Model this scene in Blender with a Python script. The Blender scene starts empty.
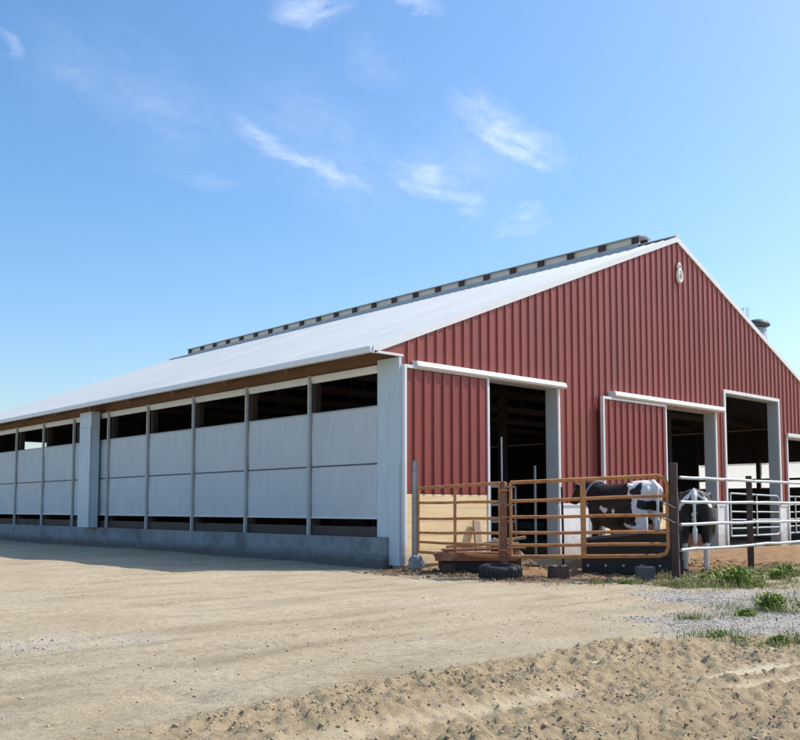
import bpy, math, random
import numpy as np
from mathutils import Vector, Matrix

random.seed(7)
RNG = np.random.default_rng(11)
S = bpy.context.scene
COL = S.collection

# ------------------------------------------------------------------ helpers
class MB:
    def __init__(self):
        self.v = []; self.f = []; self.m = []; self.s = []
    def add(self, vs, fs, mi=0, smooth=False):
        o = len(self.v); self.v += [tuple(p) for p in vs]
        for q in fs:
            self.f.append(tuple(i + o for i in q)); self.m.append(mi); self.s.append(smooth)
    def quad(self, a, b, c, d, mi=0): self.add([a, b, c, d], [(0, 1, 2, 3)], mi)
    def box(self, x0, x1, y0, y1, z0, z1, mi=0):
        vs = [(x, y, z) for z in (z0, z1) for y in (y0, y1) for x in (x0, x1)]
        self.add(vs, [(0, 2, 3, 1), (4, 5, 7, 6), (0, 1, 5, 4), (2, 6, 7, 3), (0, 4, 6, 2), (1, 3, 7, 5)], mi)
    def obox(self, p0, p1, w, h, up=(0, 0, 1), mi=0):
        """box along p0-p1, w across, h along up"""
        p0 = Vector(p0); p1 = Vector(p1); t = (p1 - p0).normalized(); u = Vector(up)
        s = t.cross(u).normalized(); u = s.cross(t).normalized()
        vs = [p + s * (a * w / 2) + u * (b * h / 2) for p in (p0, p1) for b in (-1, 1) for a in (-1, 1)]
        self.add(vs, [(0, 2, 3, 1), (4, 5, 7, 6), (0, 1, 5, 4), (2, 6, 7, 3), (0, 4, 6, 2), (1, 3, 7, 5)], mi)
    def tube(self, pts, r, n=12, mi=0, closed=False):
        pts = [Vector(p) for p in pts]; k = len(pts)
        rs = r if isinstance(r, (list, tuple)) else [r] * k
        vs = []; prev = None
        for i, p in enumerate(pts):
            if closed: t = pts[(i + 1) % k] - pts[i - 1]
            else: t = pts[min(i + 1, k - 1)] - pts[max(i - 1, 0)]
            t.normalize()
            if prev is None:
                a = Vector((0, 0, 1)) if abs(t.z) < .9 else Vector((1, 0, 0))
                u = t.cross(a).normalized()
            else: u = (prev - t * prev.dot(t)).normalized()
            prev = u; w = t.cross(u)
            for j in range(n):
                a = 2 * math.pi * j / n
                vs.append(p + (u * math.cos(a) + w * math.sin(a)) * rs[i])
        fs = []
        for i in range(k if closed else k - 1):
            b = ((i + 1) % k) * n
            for j in range(n): fs.append((i * n + j, i * n + (j + 1) % n, b + (j + 1) % n, b + j))
        self.add(vs, fs, mi, True)
        if not closed:
            self.add(vs[:n], [tuple(reversed(range(n)))], mi); self.add(vs[-n:], [tuple(range(n))], mi)
    def lathe(self, prof, c=(0, 0, 0), n=24, mi=0, smooth=True, ax='z'):
        vs = []
        for r, h in prof:
            for j in range(n):
                a = 2 * math.pi * j / n
                p = (r * math.cos(a), r * math.sin(a), h)
                vs.append((c[0] + p[0], c[1] + p[1], c[2] + p[2]))
        fs = []
        for i in range(len(prof) - 1):
            for j in range(n): fs.append((i * n + j, i * n + (j + 1) % n, (i + 1) * n + (j + 1) % n, (i + 1) * n + j))
        self.add(vs, fs, mi, smooth)
    def build(self, name, mats, parent=None, bevel=0, loc=None):
        me = bpy.data.meshes.new(name); me.from_pydata(self.v, [], self.f)
        for m in (mats if isinstance(mats, (list, tuple)) else [mats]): me.materials.append(m)
        me.polygons.foreach_set('material_index', self.m); me.polygons.foreach_set('use_smooth', self.s)
        me.update()
        o = bpy.data.objects.new(name, me); COL.objects.link(o)
        if parent: o.parent = parent
        if loc: o.location = loc
        if bevel:
            b = o.modifiers.new('bevel', 'BEVEL'); b.width = bevel; b.segments = 2; b.limit_method = 'ANGLE'
        return o

def tag(o, label=None, cat=None, group=None, kind=None):
    if label: o['label'] = label
    if cat: o['category'] = cat
    if group: o['group'] = group
    if kind: o['kind'] = kind
    return o
def thing(name, label, cat, loc=(0, 0, 0), rz=0, group=None):
    o = bpy.data.objects.new(name, None); COL.objects.link(o); o.empty_display_size = .2
    o.location = loc; o.rotation_euler = (0, 0, rz)
    return tag(o, label, cat, group)

# ------------------------------------------------------------------ materials
def mat(name, c, rough=.7, metal=0, var=.12, scale=6, c2=None, patch=.5, bump=0, bscale=60, stretch=(1, 1, 1), spec=.5, vcol=None, coord='Object', grime=None):
    m = bpy.data.materials.new(name); m.use_nodes = True; N = m.node_tree.nodes; L = m.node_tree.links
    b = N['Principled BSDF']; b.inputs['Roughness'].default_value = rough; b.inputs['Metallic'].default_value = metal
    b.inputs['Specular IOR Level'].default_value = spec
    tc = N.new('ShaderNodeTexCoord'); mp = N.new('ShaderNodeMapping'); mp.inputs['Scale'].default_value = stretch
    L.new(tc.outputs[coord], mp.inputs[0])
    n1 = N.new('ShaderNodeTexNoise'); n1.inputs['Scale'].default_value = scale; n1.inputs['Detail'].default_value = 8; n1.inputs['Roughness'].default_value = .65
    L.new(mp.outputs[0], n1.inputs[0])
    r = N.new('ShaderNodeValToRGB'); e = r.color_ramp.elements
    lo = [x * (1 - var) for x in c]; hi = [min(1, x * (1 + var)) for x in c]
    e[0].position = .3; e[0].color = (*lo, 1); e[1].position = .7; e[1].color = (*hi, 1)
    L.new(n1.outputs[0], r.inputs[0]); out = r.outputs[0]
    if c2:
        n2 = N.new('ShaderNodeTexNoise'); n2.inputs['Scale'].default_value = scale * .37; n2.inputs['Detail'].default_value = 9; n2.inputs['Roughness'].default_value = .7
        L.new(mp.outputs[0], n2.inputs[0])
        r2 = N.new('ShaderNodeValToRGB'); r2.color_ramp.elements[0].position = patch - .06; r2.color_ramp.elements[1].position = patch + .08
        L.new(n2.outputs[0], r2.inputs[0])
        mx = N.new('ShaderNodeMix'); mx.data_type = 'RGBA'; L.new(r2.outputs[0], mx.inputs[0]); L.new(out, mx.inputs[6]); mx.inputs[7].default_value = (*c2, 1); out = mx.outputs[2]
    if vcol:
        at = N.new('ShaderNodeAttribute'); at.attribute_name = vcol
        mx = N.new('ShaderNodeMix'); mx.data_type = 'RGBA'; mx.blend_type = 'MULTIPLY'; mx.inputs[0].default_value = 1
        L.new(out, mx.inputs[6]); L.new(at.outputs[0], mx.inputs[7]); out = mx.outputs[2]
    if grime:
        zl, gc, amt = grime; sx_ = N.new('ShaderNodeSeparateXYZ'); L.new(tc.outputs['Object'], sx_.inputs[0])
        gn = N.new('ShaderNodeTexNoise'); gn.inputs['Scale'].default_value = 5; gn.inputs['Detail'].default_value = 9; gn.inputs['Roughness'].default_value = .7; L.new(tc.outputs['Object'], gn.inputs[0])
        a1 = N.new('ShaderNodeMath'); a1.operation = 'MULTIPLY_ADD'; L.new(sx_.outputs[2], a1.inputs[0]); a1.inputs[1].default_value = -1 / zl; a1.inputs[2].default_value = .55
        a2 = N.new('ShaderNodeMath'); a2.operation = 'ADD'; L.new(a1.outputs[0], a2.inputs[0]); L.new(gn.outputs[0], a2.inputs[1])
        rr = N.new('ShaderNodeValToRGB'); rr.color_ramp.elements[0].position = .42; rr.color_ramp.elements[1].position = .85; rr.color_ramp.elements[1].color = (amt, amt, amt, 1); L.new(a2.outputs[0], rr.inputs[0])
        mx = N.new('ShaderNodeMix'); mx.data_type = 'RGBA'; L.new(rr.outputs[0], mx.inputs[0]); L.new(out, mx.inputs[6]); mx.inputs[7].default_value = (*gc, 1); out = mx.outputs[2]
    L.new(out, b.inputs['Base Color'])
    if bump:
        n3 = N.new('ShaderNodeTexNoise'); n3.inputs['Scale'].default_value = bscale; n3.inputs['Detail'].default_value = 6
        L.new(mp.outputs[0], n3.inputs[0])
        bp = N.new('ShaderNodeBump'); bp.inputs['Strength'].default_value = bump; bp.inputs['Distance'].default_value = .02
        L.new(n3.outputs[0], bp.inputs['Height']); L.new(bp.outputs[0], b.inputs['Normal'])
    return m

M = {}
M['red'] = mat('red_steel', (.275, .060, .044), .45, 0, .12, 1.2, c2=(.235, .060, .047), patch=.62, stretch=(1, 1, .25), bump=.05, bscale=8)
M['reddoor'] = mat('red_door_steel', (.262, .044, .034), .45, 0, .12, 1.5, c2=(.235, .050, .040), patch=.6, stretch=(1, 1, .3), bump=.05, bscale=9, grime=(1.9, (.24, .12, .09), .45))
M['white'] = mat('white_trim', (.74, .75, .74), .45, 0, .05, 3, c2=(.62, .62, .6), patch=.66, grime=(.8, (.32, .25, .17), .7))
M['roof'] = mat('galvalume_roof', (.48, .515, .52), .6, .0, .08, .8, c2=(.44, .475, .48), patch=.58, stretch=(.15, 1, 1), bump=.03, bscale=3, spec=.3)
M['greytrim'] = mat('grey_trim', (.42, .46, .48), .5, 0, .06, 3)
M['bluegrey'] = mat('pale_blue_grey_steel', (.50, .60, .66), .5, 0, .08, 2, stretch=(1, 1, .4))
M['curtain'] = mat('curtain_fabric', (.52, .575, .60), .7, 0, .06, 2.5, c2=(.475, .525, .555), patch=.62, bump=.12, bscale=5, stretch=(1, 1.6, .5))
M['seam'] = mat('dark_seam', (.10, .125, .14), .8, 0, .1, 3)
M['postgrey'] = mat('grey_post_paint', (.40, .43, .43), .6, 0, .1, 4)
M['concrete'] = mat('concrete', (.24, .265, .28), .9, 0, .22, 2.5, c2=(.15, .16, .165), patch=.58, bump=.25, bscale=30, grime=(.45, (.10, .085, .07), .8))
M['kneewall'] = mat('pale_concrete', (.78, .78, .76), .9, 0, .10, 3, c2=(.60, .58, .54), patch=.62, bump=.2, bscale=30, grime=(1.1, (.30, .24, .17), .65))
M['woodtan'] = mat('tan_boards', (.86, .65, .36), .8, 0, .12, 2.2, c2=(.74, .54, .30), patch=.6, stretch=(.6, 1, 5), bump=.1, bscale=20, grime=(.7, (.40, .30, .19), .6))
M['woodbrown'] = mat('brown_lumber', (.20, .12, .07), .8, 0, .2, 3, stretch=(1, .3, 1), bump=.1, bscale=20)
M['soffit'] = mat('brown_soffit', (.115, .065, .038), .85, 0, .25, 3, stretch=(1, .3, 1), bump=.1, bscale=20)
M['kick'] = mat('grey_brown_board_low', (.07, .055, .045), .85, 0, .3, 2, bump=.15, bscale=20)
M['creamwood'] = mat('cream_wood', (.60, .53, .41), .8, 0, .12, 3)
M['ventgrey'] = mat('vent_slate_grey', (.42, .46, .48), .6, 0, .1, 3)
M['cream'] = mat('cream_paint', (.80, .77, .68), .7, 0, .06, 3)
M['darkwood'] = mat('shaded_inside_wood', (.038, .028, .023), .85, 0, .25, 3)  # indoor shade put into the wood colour of posts and trusses
M['inside'] = mat('shaded_inside_wall', (.04, .034, .032), .9, 0, .3, 2)  # near-black base carries the barn's indoor shade in its colour
M['darkpost'] = mat('weathered_dark_wood', (.085, .05, .04), .85, 0, .3, 6, c2=(.12, .06, .045), patch=.55, stretch=(1, 1, .15), bump=.3, bscale=30)
M['rust'] = mat('rusty_orange_pipe', (.50, .22, .075), .75, 0, .25, 9, c2=(.29, .115, .05), patch=.56, bump=.2, bscale=80)
M['rustdark'] = mat('deep_rust', (.22, .085, .045), .8, 0, .3, 8, c2=(.36, .19, .10), patch=.6, bump=.25, bscale=60)
M['galv'] = mat('galvanised_pipe', (.50, .52, .52), .5, .2, .12, 5, c2=(.36, .34, .31), patch=.60)
M['galvdull'] = mat('dull_grey_pipe', (.33, .36, .37), .5, .2, .12, 5)
M['steelpost'] = mat('weathered_steel_post', (.36, .36, .36), .55, .3, .2, 5, c2=(.22, .19, .17), patch=.58)
M['blackrubber'] = mat('black_rubber', (.022, .022, .023), .75, 0, .25, 9, c2=(.06, .055, .05), patch=.64, bump=.2, bscale=50)
M['blacksteel'] = mat('blackened_steel', (.022, .02, .02), .7, 0, .3, 5, c2=(.05, .035, .028), patch=.62, bump=.1, bscale=20)
M['bolt'] = mat('bright_bolt', (.45, .43, .40), .5, .4, .1, 10)
M['oldwood'] = mat('grey_brown_board', (.30, .22, .15), .85, 0, .25, 4, c2=(.40, .32, .24), patch=.55, stretch=(4, 4, 1), bump=.2, bscale=30)
M['stone'] = mat('grey_stone', (.26, .27, .28), .9, 0, .25, 8, c2=(.40, .39, .38), patch=.58, bump=.4, bscale=25)
M['slate'] = mat('dark_grey_block', (.075, .085, .095), .85, 0, .2, 8, bump=.3, bscale=30)
M['binsteel'] = mat('bin_steel', (.42, .44, .45), .4, .4, .08, 2)
M['binroof'] = mat('dark_bin_cap', (.07, .085, .09), .6, .1, .2, 4)
M['cow'] = mat('cow_coat', (.92, .92, .92), .55, 0, .06, 14, vcol='coat', bump=.06, bscale=120, spec=.3)
M['collar'] = mat('grey_strap', (.30, .30, .30), .7)
M['eye'] = mat('dark_eye', (.008, .007, .007), .15)
M['weed'] = mat('weed_green', (.19, .27, .045), .6, 0, .35, 3, c2=(.27, .29, .065), patch=.56)
M['grass'] = mat('grass_mix', (.19, .235, .065), .7, 0, .35, 2.5, c2=(.38, .33, .16), patch=.54)
M['dry'] = mat('dry_stalks', (.46, .38, .17), .8, 0, .3, 3, c2=(.36, .34, .13), patch=.5)
M['flower'] = mat('yellow_petal', (.62, .42, .04), .7, 0, .15, 20)
M['straw'] = mat('trampled_straw', (.36, .24, .13), .85, 0, .35, 5, c2=(.16, .105, .06), patch=.5)
M['pebble'] = mat('pebble_grey', (.43, .395, .345), .9, 0, .35, 2.2, c2=(.50, .43, .34), patch=.55, bump=.2, bscale=60)
M['clod'] = mat('clod_tan', (.46, .355, .225), .95, 0, .2, 3, c2=(.38, .285, .175), patch=.55, bump=.3, bscale=60)

def translucent(name, c):
    m = bpy.data.materials.new(name); m.use_nodes = True; N = m.node_tree.nodes; L = m.node_tree.links
    N.remove(N['Principled BSDF']); o = N['Material Output']
    a = N.new('ShaderNodeBsdfDiffuse'); b = N.new('ShaderNodeBsdfTranslucent'); mx = N.new('ShaderNodeMixShader')
    ns = N.new('ShaderNodeTexNoise'); ns.inputs['Scale'].default_value = 1.5
    r = N.new('ShaderNodeValToRGB'); r.color_ramp.elements[0].color = (*[x * .9 for x in c], 1); r.color_ramp.elements[1].color = (*c, 1)
    L.new(ns.outputs[0], r.inputs[0]); L.new(r.outputs[0], a.inputs[0]); L.new(r.outputs[0], b.inputs[0])
    mx.inputs[0].default_value = .6; L.new(a.outputs[0], mx.inputs[1]); L.new(b.outputs[0], mx.inputs[2]); L.new(mx.outputs[0], o.inputs[0])
    return m
M['thincurtain'] = translucent('thin_white_curtain', (.92, .92, .90))

# ------------------------------------------------------------------ noise for terrain
def vnoise(x, y, f, seed):
    g = np.random.default_rng(seed).random((256, 256)); x = x * f; y = y * f
    xi = np.floor(x).astype(int); yi = np.floor(y).astype(int); u = x - xi; v = y - yi
    u = u * u * u * (u * (u * 6 - 15) + 10); v = v * v * v * (v * (v * 6 - 15) + 10)
    a = g[xi % 256, yi % 256]; b = g[(xi + 1) % 256, yi % 256]; c = g[xi % 256, (yi + 1) % 256]; d = g[(xi + 1) % 256, (yi + 1) % 256]
    return (a * (1 - u) + b * u) * (1 - v) + (c * (1 - u) + d * u) * v
def fbm(x, y, f, seed, o=4, g=.5):
    s = 0; a = 1; t = 0
    for i in range(o):
        s = s + a * (vnoise(x + i * 3.7, y - i * 1.9, f * 2 ** i, seed + i) - .5); t += a; a *= g
    return s / t
def sst(a, b, x):
    t = np.clip((x - a) / (b - a), 0, 1); return t * t * (3 - 2 * t)

def zones(x, y):
    """rough, gravel, pen, pale strips (all 0-1) and height"""
    w = fbm(x, y, .5, 50, 3) * 1.1
    # ploughed-up tracks near the camera, running roughly along x and bending
    edge = -8.55 + .12 * np.sin(x * .9 + 1) - .58 * np.clip(x + 5.6, 0, 9) + .16 * np.clip(-8.0 - x, 0, 4)
    s = edge - y + w * .35
    rough = sst(-.05, .35, s) * sst(-11.3, -8.6, x + w * .8)
    t = s + .12 * np.sin(x * .45)
    lane = np.exp(-((t - .66) / .075) ** 2) * sst(-7.4, -6.4, x) * (1 - sst(-4.7, -4.3, x)) + np.exp(-((t - 1.42) / .085) ** 2) * sst(-6.6, -6.1, x) + .8 * np.exp(-((t - 1.80) / .06) ** 2) * sst(-7.0, -6.5, x) + .55 * np.exp(-((t - 1.15) / .08) ** 2) * (1 - sst(-7.6, -7.0, x))
    lane = np.clip(lane, 0, 1) * rough
    lat = .737 * (x + 11.857) - .6756 * (y + 12.939); fw = .6756 * (x + 11.857) + .737 * (y + 12.939)
    w2 = fbm(x, y, 1.9, 58, 4)
    grav = sst(-.35, .75, lat - 2.6 + w * 1.1 + w2 * 1.3 - .12 * np.abs(fw - 9.5)) * sst(6.9, 7.8, fw + w * .8) * (1 - sst(12.2, 13.2, fw + w)) * (1 - rough)
    gl = sst(.05, .8, 1 - np.hypot((x + 9.0) / 1.6, (y + 5.35) / .55) + w * 1.3)
    grav = np.clip(grav + .42 * gl * np.clip(.5 + fbm(x, y, 2.1, 59, 3) * 4, 0, 1), 0, 1)
    pen = sst(-.1, .5, np.minimum((y + 5.25) + (x - 3) * .06, (y + 3.4) + 1.24 * (x + .4)) + w * .3) * sst(-.2, .15, x + .6) * sst(.6, -.6, y + .1)
    h = fbm(x, y, .22, 3, 3) * .10 + fbm(x, y, 1.3, 8, 3) * .030
    # faint wheel tracks curving past the barn
    c = np.hypot(x + 3.5, y + 20.0); c2 = np.hypot(x + 6, y + 25)
    tr = np.zeros_like(x)
    for R0, a in ((15.6, .018), (17.2, .02), (14.4, .014), (13.3, .016)):
        tr = tr - a * np.exp(-((c - R0 + w * .2) / .16) ** 2) + a * .6 * np.exp(-((np.abs(c - R0 + w * .2) - .26) / .09) ** 2)
    h = h + tr * (1 - rough)
    clod = np.abs(fbm(x, y, 13, 21, 3, .6)) * 2
    clod2 = fbm(x, y, 15, 31, 2, .6)
    lump = np.clip(fbm(x, y, 17.0, 81, 2, .55) - .03, 0, .2) * .11 * sst(-.12, .12, fbm(x, y, 1.7, 83, 3)) + np.clip(fbm(x, y, 20.0, 85, 2) - .03, 0, .2) * .085
    drag = fbm(x * .45, t * 2.6, 2.0, 71, 4, .6)
    row = np.sin(t * 8.0 + w * 2.0)
    band = np.exp(-((np.mod(t + .05, .76) - .38) / .20) ** 2)
    lug = np.clip(np.sin((x + 1.1 * np.abs(np.mod(t + .05, .76) - .38)) * 30), -.4, 1) * band * sst(-.15, .25, fbm(x, y, .9, 72, 2) + .12)
    h = h + rough * ((.030 * row + .065 * drag + .034 * (.45 - clod) + .04 * clod2 + .013 * lug + lump) * (1 - .94 * lane) + .03)
    # small scraped hollow
    sc = np.exp(-(((x + 9.0 + (y + 8.08) * .35) / .16) ** 2 + ((y + 8.05) / .42) ** 2))
    h = h - .05 * sc + .03 * sc * clod2
    h = h + fbm(x, y, 14, 41, 2) * (.012 + .014 * grav) + pen * (fbm(x, y, 3.2, 77, 4, .6) * .20)
    # ground meets the foundation without burying it; flat skirts far away
    near = np.exp(-((np.minimum(np.abs(x), 2) / .5) ** 2)) * (y > -.5)
    h = np.where((x > -.05) & (y > -.1), -.05, h)
    h = h + .12 * np.exp(-(((x - 2.95) / .95) ** 2 + ((y + 2.95) / 1.1) ** 2) ** 2)
    far = sst(30, 60, np.hypot(x, y)); h = h * (1 - far)
    return rough, grav, pen, lane, sc, h, tr
def gh(x, y):
    return float(zones(np.array([float(x)]), np.array([float(y)]))[5][0])

def axis(lo, hi, step, out):
    a = list(np.arange(lo, hi, step)); s = step; p = a[0]
    pre = []; post = []; q = a[-1]
    while p > -out: s = s * 1.22; p -= s; pre.append(p)
    s = step
    while q < out: s = s * 1.22; q += s; post.append(q)
    return np.array(pre[::-1] + a + post)
def terrain():
    xa = axis(-11.3, 6.2, .03, 900); xs = np.concatenate([xa[xa < -11.25], np.arange(-11.24, -3.2, .018), xa[xa > -3.2]]); 
    ya = np.concatenate([np.arange(-12.0, -8.3, .018), np.arange(-8.3, -4.4, .032), np.arange(-4.4, 3.0, .05)])
    s = .05; q = ya[-1]; post = []
    while q < 900: s *= 1.15; q += s; post.append(q)
    s = .03; p = ya[0]; pre = []
    while p > -900: s *= 1.25; p -= s; pre.append(p)
    ys = np.array(pre[::-1] + list(ya) + post)
    X, Y = np.meshgrid(xs, ys); r, g, p, l, sc, h, tr = zones(X, Y)
    nx = len(xs); ny = len(ys)
    co = np.stack([X, Y, h], -1).reshape(-1, 3).astype(np.float32)
    i = (np.arange(ny - 1)[:, None] * nx + np.arange(nx - 1)[None, :]).reshape(-1)
    q = np.stack([i, i + 1, i + nx + 1, i + nx], -1).astype(np.int32)
    me = bpy.data.meshes.new('ground'); me.vertices.add(len(co)); me.vertices.foreach_set('co', co.reshape(-1))
    me.loops.add(q.size); me.loops.foreach_set('vertex_index', q.reshape(-1))
    me.polygons.add(len(q)); me.polygons.foreach_set('loop_start', np.arange(len(q), dtype=np.int32) * 4)
    me.update(calc_edges=True); me.polygons.foreach_set('use_smooth', np.ones(len(q), dtype=bool))
    a = me.color_attributes.new('zone', 'FLOAT_COLOR', 'POINT')
    a.data.foreach_set('color', np.stack([g, p, r, np.clip(l, 0, 1)], -1).reshape(-1).astype(np.float32))
    o = bpy.data.objects.new('ground', me); COL.objects.link(o); tag(o, kind='structure')
    # material
    m = bpy.data.materials.new('sandy_gravel_ground'); m.use_nodes = True; N = m.node_tree.nodes; L = m.node_tree.links; b = N['Principled BSDF']
    b.inputs['Roughness'].default_value = .95; b.inputs['Specular IOR Level'].default_value = .15
    tc = N.new('ShaderNodeTexCoord')
    def noise(sc, det=6, ro=.6, st=None):
        n = N.new('ShaderNodeTexNoise'); n.inputs['Scale'].default_value = sc; n.inputs['Detail'].default_value = det; n.inputs['Roughness'].default_value = ro
        if st:
            mp = N.new('ShaderNodeMapping'); mp.inputs['Scale'].default_value = st; L.new(tc.outputs['Object'], mp.inputs[0]); L.new(mp.outputs[0], n.inputs[0])
        else: L.new(tc.outputs['Object'], n.inputs[0])
        return n.outputs[0]
    def ramp(src, stops):
        r = N.new('ShaderNodeValToRGB'); e = r.color_ramp.elements
        while len(e) < len(stops): e.new(.5)
        for k, (p_, c_) in enumerate(stops): e[k].position = p_; e[k].color = (*c_, 1)
        L.new(src, r.inputs[0]); return r.outputs[0]
    def mix(f, a_, b_, mode='MIX'):
        x = N.new('ShaderNodeMix'); x.data_type = 'RGBA'; x.blend_type = mode
        for s_, i_ in ((f, 0), (a_, 6), (b_, 7)):
            if isinstance(s_, (int, float)): x.inputs[i_].default_value = s_
            elif isinstance(s_, tuple): x.inputs[i_].default_value = (*s_, 1)
            else: L.new(s_, x.inputs[i_])
        return x.outputs[2]
    at = N.new('ShaderNodeAttribute'); at.attribute_name = 'zone'
    sep = N.new('ShaderNodeSeparateColor'); L.new(at.outputs['Color'], sep.inputs[0])
    base = ramp(noise(.6, 9, .7), [(.28, (.45, .358, .225)), (.5, (.53, .432, .288)), (.72, (.59, .497, .348))])
    fine = ramp(noise(22, 8, .75), [(.30, (.50, .49, .47)), (.48, (1, 1, 1)), (.72, (1.3, 1.3, 1.3))])
    base = mix(.8, base, fine, 'MULTIPLY')
    streak = ramp(noise(2.2, 6, .6, (.22, 1.0, 1)), [(.38, (.70, .67, .64)), (.50, (.98, .98, .98)), (.64, (1.08, 1.08, 1.08))])
    base = mix(.55, base, streak, 'MULTIPLY')
    vo = N.new('ShaderNodeTexVoronoi'); vo.inputs['Scale'].default_value = 38; L.new(tc.outputs['Object'], vo.inputs[0])
    sepv = N.new('ShaderNodeSeparateColor'); L.new(vo.outputs['Color'], sepv.inputs[0])
    gcol = ramp(sepv.outputs[0], [(.0, (.31, .285, .25)), (.4, (.45, .42, .375)), (.75, (.53, .495, .445)), (1, (.64, .60, .54))])
    col = mix(sep.outputs[0], base, mix(.25, gcol, base))
    pcol = ramp(noise(3.5, 8, .7), [(.3, (.22, .125, .062)), (.5, (.33, .205, .11)), (.7, (.43, .29, .17))])
    col = mix(sep.outputs[1], col, pcol)
    rcol = ramp(noise(5, 9, .75), [(.3, (.34, .245, .14)), (.5, (.475, .36, .212)), (.72, (.59, .465, .295))])
    rf = N.new('ShaderNodeMath'); rf.operation = 'MULTIPLY'; L.new(sep.outputs[2], rf.inputs[0]); rf.inputs[1].default_value = .8
    col = mix(rf.outputs[0], col, rcol)
    col = mix(at.outputs['Alpha'], col, (.74, .62, .42))
    # scattered dark crumbs
    crumb = N.new('ShaderNodeTexVoronoi'); crumb.inputs['Scale'].default_value = 7; L.new(tc.outputs['Object'], crumb.inputs[0])
    cf = ramp(crumb.outputs['Distance'], [(.0, (1, 1, 1)), (.10, (0, 0, 0))]); 
    col = mix(mix(1.0, cf, ramp(noise(1.1), [(.45, (0, 0, 0)), (.62, (.7, .7, .7))]), 'MULTIPLY'), col, (.20, .15, .095))
    L.new(col, b.inputs['Base Color'])
    bn = N.new('ShaderNodeBump'); bn.inputs['Strength'].default_value = .9; bn.inputs['Distance'].default_value = .03
    ad = N.new('ShaderNodeMath'); ad.operation = 'ADD'; L.new(noise(45, 8, .75), ad.inputs[0])
    ml = N.new('ShaderNodeMath'); ml.operation = 'MULTIPLY'; L.new(vo.outputs['Distance'], ml.inputs[0]); L.new(sep.outputs[0], ml.inputs[1])
    sb = N.new('ShaderNodeMath'); sb.operation = 'SUBTRACT'; L.new(ad.outputs[0], sb.inputs[0]); L.new(ml.outputs[0], sb.inputs[1]); ad.inputs[1].default_value = 0
    L.new(sb.outputs[0], bn.inputs['Height']); L.new(bn.outputs[0], b.inputs['Normal'])
    me.materials.append(m)
    return o
terrain()

# loose stones and clods: uncountable
def ico(): 
    t = (1 + 5 ** .5) / 2
    v = np.array([(-1, t, 0), (1, t, 0), (-1, -t, 0), (1, -t, 0), (0, -1, t), (0, 1, t), (0, -1, -t), (0, 1, -t), (t, 0, -1), (t, 0, 1), (-t, 0, -1), (-t, 0, 1)], float)
    v /= np.linalg.norm(v[0])
    f = np.array([(0, 11, 5), (0, 5, 1), (0, 1, 7), (0, 7, 10), (0, 10, 11), (1, 5, 9), (5, 11, 4), (11, 10, 2), (10, 7, 6), (7, 1, 8), (3, 9, 4), (3, 4, 2), (3, 2, 6), (3, 6, 8), (3, 8, 9), (4, 9, 5), (2, 4, 11), (6, 2, 10), (8, 6, 7), (9, 8, 1)])
    return v, f
def scatter_stones(name, pts, sizes, material, sink=.25):
    v, f = ico(); n = len(pts); X = np.array([p[0] for p in pts]); Y = np.array([p[1] for p in pts]); h = zones(X, Y)[5]
    V = []; 
    for k in range(n):
        a = RNG.random() * 6.28; c, s = math.cos(a), math.sin(a)
        w = v * (1 + (RNG.random(v.shape) - .5) * .5) * np.array([1, .75, .55]) * sizes[k]
        w = np.stack([w[:, 0] * c - w[:, 1] * s, w[:, 0] * s + w[:, 1] * c, w[:, 2]], -1)
        V.append(w + np.array([X[k], Y[k], h[k] + sizes[k] * sink]))
    V = np.concatenate(V); F = (f[None] + (np.arange(n) * 12)[:, None, None]).reshape(-1, 3)
    me = bpy.data.meshes.new(name); me.vertices.add(len(V)); me.vertices.foreach_set('co', V.astype(np.float32).reshape(-1))
    me.loops.add(F.size); me.loops.foreach_set('vertex_index', F.astype(np.int32).reshape(-1)); me.polygons.add(len(F)); me.polygons.foreach_set('loop_start', np.arange(len(F), dtype=np.int32) * 3)
    me.materials.append(material); me.update(calc_edges=True)
    o = bpy.data.objects.new(name, me); COL.objects.link(o); tag(o, kind='stuff'); return o
def sample(n, x0, x1, y0, y1, wf):
    out = []
    while len(out) < n:
        x = RNG.uniform(x0, x1, n * 4); y = RNG.uniform(y0, y1, n * 4); w = wf(x, y, zones(x, y))
        k = RNG.random(n * 4) < w
        out += list(zip(x[k], y[k]))
    return out[:n]
P = sample(15000, -11, 5, -10.5, -4.5, lambda x, y, z: z[1] * .8 * (.3 + .7 * (fbm(x, y, 1.8, 95, 3) > -.03)) + .006)
o = scatter_stones('gravel', P, RNG.lognormal(-4.95, .42, len(P)).clip(.003, .022), M['pebble'])
tag(o, 'loose grey gravel scattered on the sandy yard', 'gravel')
P = sample(22000, -11.2, -1, -12.2, -6.0, lambda x, y, z: z[0] * (1 - z[3]) * .9 * (.25 + .75 * (fbm(x, y, 2.5, 96, 3) > 0)) + .02)
o = scatter_stones('dirt_clods', P, RNG.lognormal(-5.15, .45, len(P)).clip(.0025, .018), M['clod'], .2)
tag(o, 'tan dirt clods on the churned wheel tracks', 'dirt clods')

# ------------------------------------------------------------------ barn
W = 20.4; LEN = 28.0; PK = 10.2
def roof_z(x):      # underside line of the roof sheets
    return 4.35 + .395 * x if x <= PK else 4.35 + .395 * PK - .43 * (x - PK)
barn = thing('barn', 'long red metal dairy barn with white gable trim and curtain sided wall', 'barn')

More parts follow.
